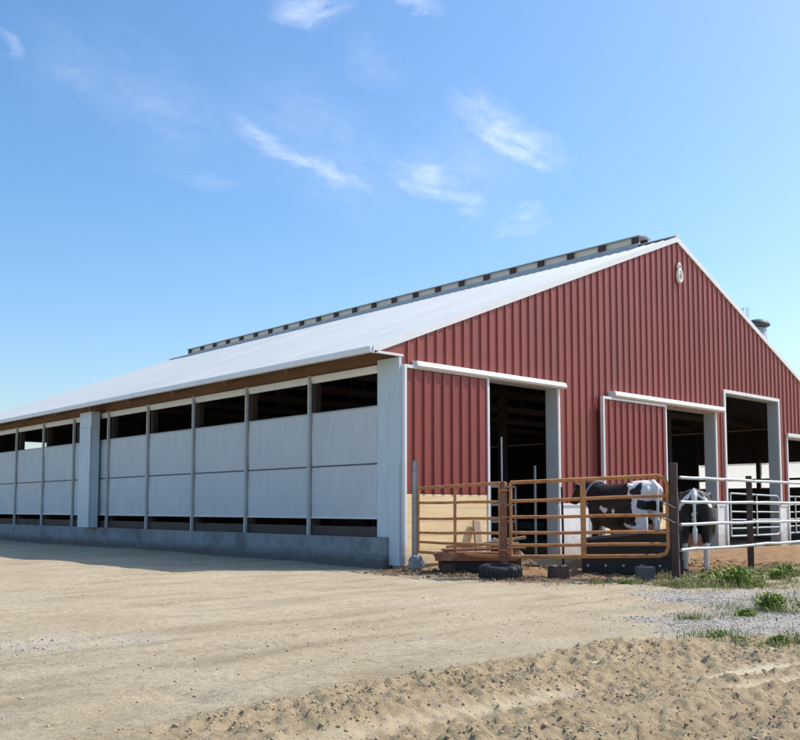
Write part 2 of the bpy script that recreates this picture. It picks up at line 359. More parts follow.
def ribbed(mb, x0, x1, intervals, P0=.265, rib=.032, y=0, off=0, brk=()):
    """vertical ribbed sheet facing -y; intervals(xm) -> [(zfun0, zfun1)]"""
    prof = [(0, 0), (.168, 0), (.180, -1), (.228, -1), (.252, 0)]
    xs = []; k = math.floor((x0 - off) / P0) - 1
    while k * P0 + off < x1 + P0:
        for a, b in prof: xs.append((k * P0 + off + a, b * rib))
        k += 1
    def yat(x):
        for (a, ya), (b, yb) in zip(xs, xs[1:]):
            if a <= x <= b: return ya + (yb - ya) * (x - a) / (b - a) if b > a else ya
        return 0
    X = sorted(set([x0, x1] + [b for b in brk if x0 < b < x1] + [round(a, 5) for a, _ in xs if x0 < a < x1]))
    for a, b in zip(X, X[1:]):
        if b - a < 1e-4: continue
        ya, yb = yat(a), yat(b)
        for z0, z1 in intervals((a + b) / 2):
            f0 = z0 if callable(z0) else (lambda x, q=z0: q); f1 = z1 if callable(z1) else (lambda x, q=z1: q)
            mb.quad((a, y + ya, f0(a)), (b, y + yb, f0(b)), (b, y + yb, f1(b)), (a, y + ya, f1(a)))

OPEN = [(2.44, 4.86, 3.86), (9.2, 12.0, 3.80), (12.62, 15.90, 4.42), (16.5, 19.3, 3.34)]
def gable_iv(x):
    for a, b, z in OPEN:
        if a < x < b: return [(z, roof_z)]
    return [(1.2, roof_z)]
g = MB(); ribbed(g, .02, W, gable_iv, brk=[q for o_ in OPEN for q in o_[:2]] + [PK])
g.build('gable_wall', M['red'], barn)
# inner lining of the gable, its dark colour stands in for indoor shade
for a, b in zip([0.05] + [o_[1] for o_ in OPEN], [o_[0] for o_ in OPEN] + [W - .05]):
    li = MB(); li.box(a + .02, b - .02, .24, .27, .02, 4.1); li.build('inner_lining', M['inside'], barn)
k = MB(); segs = []
px = 0.02
for a, b, z in OPEN:
    segs.append((px, a)); px = b
segs.append((px, W))
for a, b in segs:
    k = MB(); k.box(a, b, -.012, .25, -.1, 1.2); k.build('concrete_kneewall', M['kneewall'], barn, bevel=.01)
for (a, b) in segs[1:4]:
    f = MB(); f.box(a, b, -.035, -.0135, 1.19, 1.24); f.build('base_flashing', M['white'], barn)

# door reveals and opening trim
for i, (a, b, z) in enumerate(OPEN):
    zz = z
    for x in (a, b):
        d = MB(); d.box(x - .012, x + .012, .004, .30, .0, zz); d.build('door_jamb', M['greytrim'], barn)
    d = MB(); d.box(a + .012, b - .012, .004, .30, zz - .012, zz + .012); d.build('door_head', M['greytrim'], barn)
    w = .10 if i == 2 else .075
    bs = [(b + .002, b + w, -.055, -.002, 1.25 if i != 3 else .02, zz + w)]
    if i >= 2: bs += [(a - w, a - .002, -.055, -.002, .02, zz + w), (a - .002, b + .002, -.055, -.002, zz + .002, zz + w)]
    else: bs.append((b + .002, b + w, -.055, -.015, .02, 1.18))
    for q in bs:
        t = MB(); t.box(*q); t.build('frame_board', M['white'], barn, bevel=.006)

# sliding doors on tracks
def sliding_door(x0, x1, ztop, zbot, y, trk):
    d = MB(); ribbed(d, x0 + .06, x1 - .06, lambda x: [(zbot, ztop - .08)], y=y, off=x0 + .09)
    d.box(x0 + .05, x1 - .05, y + .02, y + .055, .06, ztop - .03)
    door = d.build('sliding_door', M['reddoor'], barn)
    wb = MB(); n = 5
    for k_ in range(n):
        za = .05 + k_ * (zbot - .07) / n
        wb.box(x0 + .06, x1 - .06, y - .012, y + .018, za + .0015, za + (zbot - .07) / n - .0015)
    wb.build('wainscot', M['woodtan'], door, bevel=.004)
    w = .065
    for q in ((x0, x0 + w, y - .03, y + .06, .03, ztop), (x1 - w, x1, y - .03, y + .06, .03, ztop), (x0 + w, x1 - w, y - .03, y + .06, ztop - w, ztop)):
        tr = MB(); tr.box(*q); tr.build('door_trim', M['white'], door, bevel=.006)
    t = MB(); a, b, z0, z1 = trk
    vs = []
    for x in (a, b): vs += [(x, y - .075, z0), (x, y - .105, z0 + .04), (x, y - .06, z1), (x, -.003, z1 + .02), (x, -.003, z0)]
    t.add(vs, [(0, 1, 6, 5), (1, 2, 7, 6), (2, 3, 8, 7), (3, 4, 9, 8), (4, 0, 5, 9), (0, 4, 3, 2, 1), (5, 6, 7, 8, 9)])
    t.build('door_track', M['white'], barn, bevel=.006)
    return door
sliding_door(.0, 2.44, 3.90, 1.42, -.10, (.30, 5.02, 3.855, 3.99))
sliding_door(6.42, 9.24, 3.81, 1.30, -.16, (6.88, 12.22, 3.82, 3.96))
t = MB(); t.box(16.40, 19.6, -.12, -.05, 3.36, 3.47); t.build('door_track', M['white'], barn, bevel=.006)

# rake trim on the gable, ridge
for side in (0, 1):
    r = MB(); y0, y1 = -.05, -.004
    if side == 0: A, B = -.72, PK
    else: A, B = PK, W + .72
    top = .12; bot = -.025
    pr = [(x, roof_z(x)) for x in (A, B)]
    vs = []
    for y in (y0, y1):
        for (x, z) in pr: vs += [(x, y, z + bot), (x, y, z + top)]
    r.add(vs, [(0, 2, 3, 1), (4, 5, 7, 6), (0, 4, 6, 2), (1, 3, 7, 5), (0, 1, 5, 4), (2, 6, 7, 3)])
    if side == 0: rk = r
    r.build('rake_trim', M['white'], barn)
# eave return under the overhang at the corner: red infill over a white strip
e = MB(); zt = 4.10
def prism(mb, poly, y0, y1):
    n_ = len(poly); mb.add([(x, y0, z) for x, z in poly] + [(x, y1, z) for x, z in poly], [tuple(range(n_)), tuple(reversed(range(n_, 2 * n_)))] + [(i_, i_ + n_, (i_ + 1) % n_ + n_, (i_ + 1) % n_) for i_ in range(n_)])
prism(e, [(-.60, zt + .002), (.018, zt + .002), (.018, roof_z(.018) - .027), (-.60, roof_z(-.6) - .027)], -.014, -.004); e.build('eave_infill', M['red'], barn)
e = MB(); e.box(-.70, .05, -.05, -.004, zt - .045, zt); e.build('eave_return', M['white'], barn, bevel=.004)

# roof: ribbed sheets on a slab, one object, with its pieces as sub-parts
rf = MB(); P0 = .30
for side in (0, 1):
    A, B = (-.72, PK) if side == 0 else (W + .72, PK)
    ys = [-.04]; k_ = 0
    pts = [(-.04, 0)]
    while pts[-1][0] < LEN:
        b = k_ * P0
        pts += [(b + .22, 0), (b + .235, .02), (b + .265, .02), (b + .28, 0)]; k_ += 1
    for (ya, ha), (yb, hb) in zip(pts, pts[1:]):
        if yb > LEN + .3: break
        n = 6
        for q in range(n):
            xa = A + (B - A) * q / n; xb = A + (B - A) * (q + 1) / n
            vs = [(xa, ya, roof_z(xa) + .10 + ha), (xa, yb, roof_z(xa) + .10 + hb), (xb, yb, roof_z(xb) + .10 + hb), (xb, ya, roof_z(xb) + .10 + ha)]
            rf.quad(*(vs if side else vs[::-1]))
roof = rf.build('roof', M['roof'], barn)
for A, B, nm, mm in ((-.68, .05, 'soffit', 'soffit'), (W - .05, W + .68, 'soffit', 'soffit'), (.05, PK, 'roof_deck', 'inside'), (PK, W - .05, 'roof_deck', 'inside')):  # deck darker than soffit: shade under the roof put into its colour
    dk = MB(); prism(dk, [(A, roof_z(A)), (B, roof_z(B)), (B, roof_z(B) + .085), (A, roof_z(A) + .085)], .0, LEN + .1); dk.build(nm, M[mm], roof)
for sx in (-1, 1):
    x = -.70 if sx < 0 else W + .70; z = roof_z(x); gt = MB()
    gt.box(min(x, x + sx * .10), max(x, x + sx * .10), -.03, LEN, z - .02, z + .10); gt.build('gutter', M['white'], roof, bevel=.012)
rc = MB(); zr = roof_z(PK) + .10
rc.obox((PK, -.052, zr + .012), (PK, LEN, zr + .012), .30, .012)
rc.obox((PK, -.056, zr + .045), (PK, .02, zr + .045), .10, .06)
rc.build('ridge_flashing', M['white'], roof)
# open ridge ventilator
y0, y1 = 1.05, 25.9; rv = MB(); cz = zr + .235
prism(rv, [(PK - .31, cz - .035), (PK - .31, cz - .005), (PK, cz + .045), (PK + .31, cz - .005), (PK + .31, cz - .035), (PK, cz + .015)], y0 - .12, y1)
vent = rv.build('ridge_vent', M['greytrim'], barn)
for sx in (-1, 1):
    x = PK + sx * .22; b_ = MB(); b_.box(x - .02, x + .02, y0, y1, roof_z(x) + .09, zr + .035); b_.build('vent_curb', M['ventgrey'], vent)
b_ = MB(); b_.box(PK - .16, PK - .14, y0 + .05, y1 - .05, zr + .03, cz - .012); b_.build('vent_lit_gap_board', M['cream'], vent)  # added board, pale paint stands in for light in the vent gap
for q in range(23):
    y = y0 + .08 + q * (y1 - y0 - .2) / 22
    for sx in (-1, 1):
        x = PK + sx * .225; b_ = MB(); b_.box(x - .024, x + .024, y - .11, y + .11, zr + .03, cz - .026); b_.build('vent_bracket', M['darkpost'], vent)
# small trimmed emblem under the peak
em = MB(); cx_ = PK + .06
em.tube([(cx_ + .10 * math.cos(a), -.05, 7.42 + .16 * math.sin(a)) for a in np.linspace(0, 2 * math.pi, 28, endpoint=False)], .05, 8, closed=True)
em.tube([(cx_ + .065 * math.cos(a) - .01, -.05, 7.655 + .10 * math.sin(a)) for a in np.linspace(-.5, math.pi + .5, 16)], [.036] * 16, 8)
em.tube([(cx_ - .08, -.05, 7.49), (cx_ + .08, -.05, 7.49)], .035, 8)
em.build('gable_emblem', M['cream'], barn)

# curtain side wall (x = 0) and its far twin (x = W)
cf = MB(); cf.box(-.14, .20, .26, LEN, -.25, .56); cf.build('concrete_base', M['concrete'], barn, bevel=.015)
cf = MB(); cf.box(-.22, -.141, .24, 1.1, -.2, .20); cf.build('concrete_footing', M['concrete'], barn, bevel=.015)
cf = MB(); cf.box(W - .2, W + .14, .26, LEN, -.25, .50); cf.build('concrete_base', M['concrete'], barn)
ct = MB(); ct.box(-.06, .0, -.03, .26, .03, 4.05); ct.box(-.06, 0, .26, .60, .562, 4.05); 
ct.build('corner_trim', M['bluegrey'], barn, bevel=.008)
ct = MB(); ct.box(-.066, .0, -.046, -.031, .03, 4.04); ct.build('corner_edge', M['bluegrey'], barn)
ct = MB(); ct.box(W, W + .06, -.03, .60, .03, 4.0); ct.build('corner_trim', M['bluegrey'], barn)
posts = [.60] + [2.78 + 2.45 * q for q in range(11)]
posts = [p for p in posts if p < LEN] + [LEN - .05]
hd = MB(); hd.box(-.05, 0, .60, LEN, 3.80, 3.93); hd.box(-.075, -.052, .60, LEN, 3.86, 3.95); hd.build('header_beam', M['white'], barn, bevel=.006)
hd = MB(); hd.box(0.02, .06, .05, LEN, 3.95, roof_z(.04) - .01); hd.build('eave_board', M['woodbrown'], barn)
for y in posts[1:-1]:
    p = MB(); p.box(-.125, -.055, y - .034, y + .034, .42, 3.97); p.build('wall_post', M['postgrey'], barn, bevel=.006)
    p = MB(); p.box(.03, .17, y - .07, y + .07, .5, 4.0); p.build('inner_post', M['darkwood'], barn)
    p = MB(); p.obox((-.02, y + .09, roof_z(-.02) - .07), (-.66, y + .09, roof_z(-.66) - .07), .045, .13); p.build('rafter_tail', M['woodbrown'], barn)
lb = MB(); lb.box(-.03, .015, .60, LEN, .565, .76); lb.build('kick_board', M['kick'], barn)
def sheet(y0, y1, z0, z1, x, seed):
    mb = MB(); ny, nz = 16, 10; vs = []
    yy = np.linspace(y0, y1, ny + 1); zz = np.linspace(z0, z1, nz + 1)
    Yg, Zg = np.meshgrid(yy, zz)
    d = fbm(Yg * .8 + seed * 5.1, Zg, 1.0, 90 + seed, 3) * .06
    d *= sst(0, .25, Zg - z0) * sst(0, .25, z1 - Zg) * sst(0, .15, Yg - y0) * sst(0, .15, y1 - Yg)
    d = d - .010 * np.sin((Zg - z0) / (z1 - z0) * math.pi)
    for a, b, c in zip(Yg.ravel(), Zg.ravel(), d.ravel()): vs.append((x + c, a, b))
    n = ny + 1; fs = [(i * n + j, (i + 1) * n + j, (i + 1) * n + j + 1, i * n + j + 1) for i in range(nz) for j in range(ny)]
    mb.add(vs, fs, 0, True); return mb
for q, (a, b) in enumerate(zip(posts, posts[1:])):
    a2 = a + (.047 if q else .002); b2 = b - .047
    for r_, (z0, z1) in enumerate(((.93, 1.985), (2.015, 3.14))):
        pn = sheet(a2, b2, z0, z1, -.05, q * 2 + r_).build('curtain_panel', M['curtain'], barn)
        hm = MB()
        if r_ == 0: hm.tube([(-.055, a2, z0), (-.055, b2, z0)], .022, 8)
        else: hm.tube([(-.055, a2, z1), (-.055, b2, z1)], .016, 8)
        if r_: sm_ = MB(); sm_.box(-.056, -.036, a2, b2, 1.984, 2.018); sm_.build('panel_seam', M['seam'], pn)
        hm.build('panel_hem', M['postgrey'] if r_ else M['white'], pn)
# cladded downspout box on the side wall
pb = MB(); pb.box(-.42, -.145, 13.05, 13.85, .562, 4.0 - .02)
pil = pb.build('boxed_column', M['bluegrey'], barn, bevel=.01)
pb = MB(); pb.box(-.432, -.14, 13.04, 13.86, 3.50, 3.525); pb.box(-.435, -.40, 13.03, 13.07, .57, 3.49); pb.build('column_seam', M['greytrim'], pil)
# far side
hd = MB(); hd.box(W - .06, W + .0, .6, LEN, 2.76, roof_z(W) - .02); hd.box(W - .05, W, .6, LEN, .5, 1.86); hd.build('far_boarding', M['inside'], barn)
hd = MB(); hd.box(W - .10, W - .061, .6, LEN, 2.12, 2.20); hd.build('far_rail', M['darkwood'], barn)
for y in posts[1:-1]:
    p = MB(); p.box(W - .18, W - .105, y - .07, y + .07, .5, 3.9); p.build('inner_post', M['darkwood'], barn)
fb = MB(); fb.box(W - .05, W - .002, 5.3, LEN - .1, 1.861, 2.759); fb.build('far_boarding', M['inside'], barn)
for q, (a, b) in enumerate(list(zip(posts, posts[1:]))[:2]):
    sheet(a + .05, b - .05, 1.865, 2.755, W + .03, 60 + q).build('curtain_panel', M['thincurtain'], barn)
# far gable
fg = MB()
RO = (2.95, 4.3, 4.05)
for a, b in ((0.1, RO[0]), (RO[0], RO[1]), (RO[1], PK), (PK, W - .1)):
    z0 = RO[2] if a == RO[0] else .0
    if z0: fg.box(a, b, LEN - .1, LEN, 0, 3.45)
    vs = [(x, y, z) for y in (LEN - .1, LEN) for x, z in ((a, z0), (b, z0), (b, roof_z(b) - .01), (a, roof_z(a) - .01))]
    fg.add(vs, [(0, 1, 2, 3), (4, 7, 6, 5), (0, 4, 5, 1), (1, 5, 6, 2), (2, 6, 7, 3), (3, 7, 4, 0)])
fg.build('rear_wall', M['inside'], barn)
# interior framing
for x in (6.2, 14.2):
    for y in np.arange(2.8, 27, 4.9):
        p = MB(); p.box(x - .09, x + .09, y - .09, y + .09, 0, roof_z(x) - .1); p.build('interior_post', M['darkwood'], barn)
for y in np.arange(2.78, 27, 2.45):
    p = MB(); p.box(.1, W - .1, y - .03, y + .03, 4.02, 4.2)
    for x in (2.5, 5.1, 7.6, 12.8, 15.3, 17.9): p.box(x - .04, x + .04, y - .028, y + .028, 4.2, roof_z(x) - .005)
    p.build('truss', M['darkwood'], barn)
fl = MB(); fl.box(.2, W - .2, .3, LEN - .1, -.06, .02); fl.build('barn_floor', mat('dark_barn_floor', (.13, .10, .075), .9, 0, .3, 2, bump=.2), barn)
for (x0, x1, y, zs) in ((9.0, 16.4, 3.2, (.45, .8, 1.15, 1.5)), (1.5, 6.0, 6.0, (.5, .9, 1.3))):
    for z in zs:
        p = MB(); p.tube([(x0, y, z), (x1, y, z)], .03, 8); p.build('stall_rail', M['galvdull'], barn)
p = MB(); p.box(5.5, 6.9, 4.2, 4.26, 1.5, 2.3); p.build('plywood_panel', M['oldwood'], barn)
p = MB(); p.box(11.2, 11.35, 2.2, 3.2, 1.75, 1.84); p.build('feed_ledge', M['white'], barn)
p = MB(); p.box(9.3, 11.0, 2.0, 2.06, .9, 1.72); p.build('plywood_panel', mat('red_brown_board', (.16, .07, .05), .8), barn)

# ------------------------------------------------------------------ feed bin beyond the roof
bn = thing('feed_bin', 'grey metal feed bin with dark domed cap rising behind the roof slope', 'feed bin', (36.5, 10.55, .45))
q = MB(); q.lathe([(.0, 2.4), (.48, 3.6), (.48, 10.55), (.45, 10.6)], n=28); 
for z in np.arange(3.7, 10.5, .45): q.tube([(.485 * math.cos(a), .485 * math.sin(a), z) for a in np.linspace(0, 6.2832, 28, endpoint=False)], .014, 6, closed=True)
q.build('bin_shell', M['binsteel'], bn)
q = MB(); q.lathe([(.46, 10.62), (.66, 10.70), (.67, 10.78), (.56, 10.95), (.30, 11.06), (0, 11.09)], n=28); q.lathe([(.0, 10.60), (.5, 10.63), (.66, 10.70)], n=28); q.build('bin_cap', M['binroof'], bn)
for a in (.6, 2.2, 3.7, 5.3):
    q = MB(); q.tube([(.46 * math.cos(a), .46 * math.sin(a), 4), (.62 * math.cos(a), .62 * math.sin(a), -.5)], .05, 8); q.build('leg', M['binsteel'], bn)
q = MB()
for d in (-.16, .16): q.tube([(-.42 + d * .7, .62 + d * .7, 1), (-.42 + d * .7, .62 + d * .7, 11.75), (-.3 + d * .7, .4 + d * .7, 11.75), (-.3 + d * .7, .4 + d * .7, 11.1)], .022, 6)
for z in np.arange(1.2, 11.8, .35): q.tube([(-.42 - .112, .62 - .112, z), (-.42 + .112, .62 + .112, z)], .015, 6)
q.build('ladder', M['galv'], bn)

# ------------------------------------------------------------------ fences and gates
A = Vector((.03, -.38, 0)); B = Vector((-.56, -3.10, 0)); Cc = Vector((.84, -5.36, 0)); Dd = Vector((3.40, -5.29, 0)); Ee = Vector((6.4, -5.15, 0))
q = MB(); q.box(-.055, .055, -.02, .02, -.3, 2.02); q.box(-.055, -.035, -.02, .09, -.3, 2.02); q.box(.035, .055, -.02, .09, -.3, 2.02)
po = q.build('gate_post', M['steelpost'], loc=A); po.rotation_euler = (0, 0, math.radians(-45)); tag(po, 'grey steel channel post standing in front of the barn corner', 'post')
po = thing('gate_post', 'round rusty pipe post between the two orange gates', 'post', B)
q = MB(); q.tube([(0, 0, -.3), (0, 0, 1.0), (0, 0, 1.535), (0, 0, 1.56)], [.06, .06, .06, .04], 18); q.build('pipe_shaft', M['rustdark'], po)
for z in (.45, .98, 1.42):
    q = MB(); q.tube([((.066) * math.cos(a), .066 * math.sin(a), z) for a in np.linspace(0, 6.2832, 18, endpoint=False)], .016, 8, closed=True)
    q.build('hinge_band', M['rust'], po)
rd = MB(); rd.tube([(0, 0, 0), (.01, .01, .9), (.03, .03, 1.75)], .012, 8)
rd = rd.build('steel_rod', M['galvdull'], loc=(B.x + .07, B.y + .09, .55)); tag(rd, 'thin grey rod sticking up behind the rusty pipe post', 'rod')
def wood_post(p, top, w, label, seed):
    mb = MB(); R_ = random.Random(seed); n = 7
    vs = []; 
    for k_ in range(n):
        z = -.3 + (top + .3) * k_ / (n - 1); s = w / 2 * (1 + R_.uniform(-.07, .07)); ox, oy = R_.uniform(-.006, .006), R_.uniform(-.006, .006)
        for a, b in ((-1, -1), (1, -1), (1, 1), (-1, 1)): vs.append((a * s + ox, b * s + oy, z))
    fs = [(0, 3, 2, 1), tuple(range((n - 1) * 4, n * 4))]
    for k_ in range(n - 1):
        for j in range(4): fs.append((k_ * 4 + j, k_ * 4 + (j + 1) % 4, k_ * 4 + 4 + (j + 1) % 4, k_ * 4 + 4 + j))
    mb.add(vs, fs); o = mb.build('fence_post', M['darkpost'], bevel=.012, loc=p); o.rotation_euler = (0, 0, math.radians(20 + seed))
    return tag(o, label, 'post')
wood_post(Cc, 1.83, .115, 'tall dark wooden post where orange gate meets the white rails', 3)
wood_post(Dd, 1.69, .10, 'dark wooden post in the middle of the white rail fence', 9)
wood_post(Ee, 1.69, .10, 'dark wooden post at the far right end of the white rails', 14)

def gate(p0, p1, heights0, heights1, stiles, material, name, label, cat, r=.031, rounded=False, group=None):
    """welded pipe gate from p0 to p1; heights give the rails at each end"""
    p0 = Vector(p0); p1 = Vector(p1); t = thing(name, label, cat, p0, 0, group); d = p1 - p0; u = d.normalized()
    L_ = d.length
    at = lambda s, z: u * s + Vector((0, 0, z))
    fr = MB(); z0b, z0t = heights0[-1], heights0[0]; z1b, z1t = heights1[-1], heights1[0]; c = .14
    if rounded: pts = [at(0, z0b), at(L_ - c, z1b), at(L_ - .04, z1b + .04), at(L_, z1b + c), at(L_, z1t - c), at(L_ - .04, z1t - .04), at(L_ - c, z1t), at(0, z0t)]
    else: pts = [at(0, z0b), at(L_ - .02, z1b), at(L_, z1b + .02), at(L_, z1t - .02), at(L_ - .02, z1t), at(0, z0t)]
    fr.tube(pts, r * 1.08, 12); fr.tube([at(0.0, z0b), at(0.0, z0t)], r, 12)
    fr.build('gate_frame', material, t)
    for a, b in zip(heights0[1:-1], heights1[1:-1]):
        m_ = MB(); m_.tube([at(0, a), at(L_ * .33, a * .67 + b * .33 - .006), at(L_ * .66, a * .34 + b * .66 + .004), at(L_, b)], r * .92, 12); m_.build('rail', material, t)
    for s, hw in stiles:
        f = s / L_; zb = z0b + (z1b - z0b) * f; zt = z0t + (z1t - z0t) * f; nrm = Vector((-u.y, u.x, 0)) * (-.038)
        m_ = MB(); m_.obox(at(s, zb - .02) + nrm, at(s, zt + .02) + nrm, hw, .022, up=nrm); m_.build('stile', material, t, bevel=.004)
    if rounded and r > .028:
        for zc in (.95, 1.18):
            m_ = MB(); cpt = at(L_ + .03, zc); m_.tube([cpt + u * (.10 * math.cos(a)) + Vector((-u.y, u.x, 0)) * (.085 * math.sin(a)) + Vector((0, 0, .02 * math.sin(2 * a) - .03 * math.cos(a))) for a in np.linspace(0, 6.2832, 20, endpoint=False)], .010, 6, closed=True); m_.build('latch_chain', M['steelpost'], t)
    return t
gate(A + Vector((.02, -.08, 0)), B + Vector((.02, .09, 0)), (1.50, 1.23, .93, .67, .50, .31), (1.535, 1.23, .96, .72, .52, .34), ((1.32, .07),), M['rust'], 'pipe_gate',
     'orange rusty pipe gate from the grey corner post to the rusty pipe post', 'gate', .027)
gate(B + Vector((.07, -.09, 0)), Cc + Vector((-.06, .08, 0)), (1.54, 1.24, .985, .73, .53, .345), (1.63, 1.32, 1.02, .76, .575, .39), ((1.16, .085),), M['rust'], 'pipe_gate',
     'orange rusty pipe gate with rounded corner in front of the cow facing the red door', 'gate', .029, True)
def rail_fence(p0, p1, zs, label):
    t = thing('rail_fence', label, 'fence', p0, 0, 'white rail fence sections'); d = Vector(p1) - Vector(p0)
    for k_, z in enumerate(zs):
        m_ = MB(); n = 6; off = Vector((0, -.07, 0))
        pts = [off + d * (i / n) + Vector((0, 0, z + random.uniform(-.008, .008))) for i in range(n + 1)]
        m_.tube(pts, .025, 12); m_.build('rail', M['galv'], t)
    return t
rail_fence(Cc + Vector((.05, 0, 0)), Dd + Vector((-.01, 0, 0)), (1.605, 1.225, .88, .49), 'four white rails in front of the cow seen from behind')
rail_fence(Dd + Vector((.02, 0, 0)), Ee, (1.60, 1.225, .885, .50), 'four white rails running right from the middle dark post')
# grey gates in the doorways
gate((12.8, -.02, 0), (15.8, -.02, 0), (1.55, 1.28, 1.03, .80, .55, .33), (1.50, 1.24, 1.0, .78, .55, .33), ((1.5, .05),), M['galv'], 'pipe_gate', 'pale grey pipe gate across the tallest doorway', 'gate', .024, True)
gate((16.55, .42, 0), (19.2, .42, 0), (1.5, 1.24, 1.0, .78, .55, .33), (1.5, 1.24, 1.0, .78, .55, .33), ((1.3, .05),), M['galv'], 'pipe_gate', 'pale grey pipe gate across the low doorway at the right edge', 'gate', .024)
gate((2.75, 1.0, 0), (4.45, .9, 0), (1.62, 1.2, .82, .42), (1.62, 1.2, .82, .42), ((.85, .05),), M['galvdull'], 'pipe_gate', 'dull grey pipe gate just inside the doorway beside the first red door', 'gate', .03)
q = MB(); q.tube([(0, 0, -.2), (0, 0, 2.1)], .03, 10); q = q.build('pipe_stake', M['galvdull'], loc=(4.62, .45, 0)); tag(q, 'slim grey upright pipe standing inside the first doorway', 'post')
q = MB(); q.tube([(0, 0, -.2), (.01, 0, .6), (0, .01, 1.52)], .022, 8); q = q.build('steel_stake', M['blacksteel'], loc=(1.85, -2.44, 0)); tag(q, 'thin black stake behind the orange gate in front of pale concrete', 'stake')

# ------------------------------------------------------------------ odds and ends by the gates
# black trough with bolts behind the second gate
t0 = Vector((.62, -3.78, 0)); t1 = Vector((1.62, -5.02, 0)); td = (t1 - t0); tl = td.length
tr = thing('feed_trough', 'long black feed trough with a row of bolts behind the orange gate', 'trough', t0, math.atan2(td.y, td.x))
q = MB(); hl, hr = .62, .80
vs = [(0, 0, .02), (tl, 0, .02), (tl, -.06, hr), (0, -.06, hl), (0, .42, .02), (tl, .42, .02), (tl, .50, hr - .1), (0, .50, hl - .1)]
q.add(vs, [(0, 1, 2, 3), (5, 4, 7, 6), (4, 0, 3, 7), (1, 5, 6, 2), (0, 4, 5, 1)])
vs = [(0, .0, hl - .3), (tl, .0, hr - .3), (tl, .44, hr - .3), (0, .44, hl - .3)]; q.add(vs, [(0, 1, 2, 3)])
q.build('trough_body', M['blacksteel'], tr)
q = MB(); q.obox((0, -.075, hl), (tl, -.075, hr), .05, .045); q.build('trough_lip', M['slate'], tr)
q = MB(); q.box(-.01, tl + .01, -.05, -.012, .06, .30); q.build('bolt_plate', M['blackrubber'], tr, bevel=.006)
for k_ in range(6):
    x = .08 + k_ * (tl - .16) / 5; q = MB(); q.lathe([(.024, 0), (.024, .014), (.012, .022), (0, .022)], n=8)
    o = q.build('bolt', M['bolt'], tr); o.location = (x, -.05, .19); o.rotation_euler = (math.radians(90), 0, 0)
# rusty deck on skids with scrap on it
pf = thing('steel_skid', 'low rusty steel skid deck behind the orange gate by the tan door', 'skid', (.22, -1.72, 0), math.radians(-42.5))
q = MB(); q.box(-.72, .70, -.55, .55, .27, .33); q.box(-.72, .70, -.57, -.551, .22, .36); q.build('deck_plate', M['rustdark'], pf, bevel=.006)
for y in (-.42, .42):
    q = MB(); q.box(-.62, .78, y - .05, y + .05, .03, .268); q.build('skid_runner', M['blacksteel'], pf, bevel=.01)
q = MB(); q.box(-.60, .8, -.30, .30, .10, .267); q.build('skid_core', M['blacksteel'], pf)
def plank(c, ang, l, w, h, tilt, material, name, label, cat, roll=0):
    m_ = MB(); m_.box(-l / 2, l / 2, -w / 2, w / 2, -h / 2, h / 2); o = m_.build(name, material, bevel=.004, loc=c)
    o.rotation_euler = (roll, tilt, ang); return tag(o, label, cat)
a0 = math.radians(-42.5)
plank((.30, -1.86, .405), a0 + .05, 1.45, .55, .035, -.03, M['rustdark'], 'scrap_plate', 'rusty steel plate lying flat on the skid deck', 'metal plate')
plank((.42, -1.74, .47), a0 - .12, 1.30, .30, .04, -.05, M['oldwood'], 'scrap_board', 'grey brown board lying on the rusty plate', 'board')
plank((.60, -1.95, .53), a0 + .22, 1.05, .10, .05, -.14, M['oldwood'], 'scrap_board', 'narrow pale board slanting up on top of the scrap pile', 'board')
plank((.75, -2.22, .36), a0 + .1, .9, .07, .035, .55, M['creamwood'], 'scrap_board', 'thin pale lath leaning down off the right end of the scrap pile', 'board')
plank((.86, -2.16, .40), a0 - .2, .8, .05, .035, .75, M['creamwood'], 'scrap_board', 'short pale lath leaning steepest beside the rusty pipe post', 'board')
# tan beam lying behind the gate
plank((2.55, -1.82, .10), math.radians(-43), 1.1, .2, .17, 0, M['woodtan'], 'timber_beam', 'tan squared timber lying on the dirt behind the orange gate', 'timber')
# upright board against the tan door
m_ = MB(); m_.box(-.10, .10, -.02, .02, 0, .9); o = m_.build('leaning_board', M['oldwood'], bevel=.004, loc=(1.86, -.36, 0)); o.rotation_euler = (math.radians(-12), math.radians(6), 0); tag(o, 'short brown board leaning against the tan bottom of the first door', 'board')
# tyre
ty = thing('tyre', 'worn black tyre lying flat beneath the rusty pipe post', 'tyre', (-.79, -3.22, -.03))
ty.rotation_euler = (math.radians(4), math.radians(-3), 0)
q = MB(); prof = []
for k_ in range(18):
    a = 2 * math.pi * k_ / 18; prof.append((.245 + .095 * math.copysign(abs(math.cos(a)) ** .6, math.cos(a)), .14 + .125 * math.copysign(abs(math.sin(a)) ** .6, math.sin(a))))
prof.append(prof[0]); q.lathe(prof, n=40); q.build('tyre_carcass', M['blackrubber'], ty)
q = MB()
for k_ in range(30):
    a = 2 * math.pi * k_ / 30; c, s = math.cos(a), math.sin(a)
    q.obox((.342 * c, .342 * s, .06), (.342 * math.cos(a + .08), .342 * math.sin(a + .08), .22), .035, .012, up=(c, s, 0))
q.build('tread', M['blackrubber'], ty)
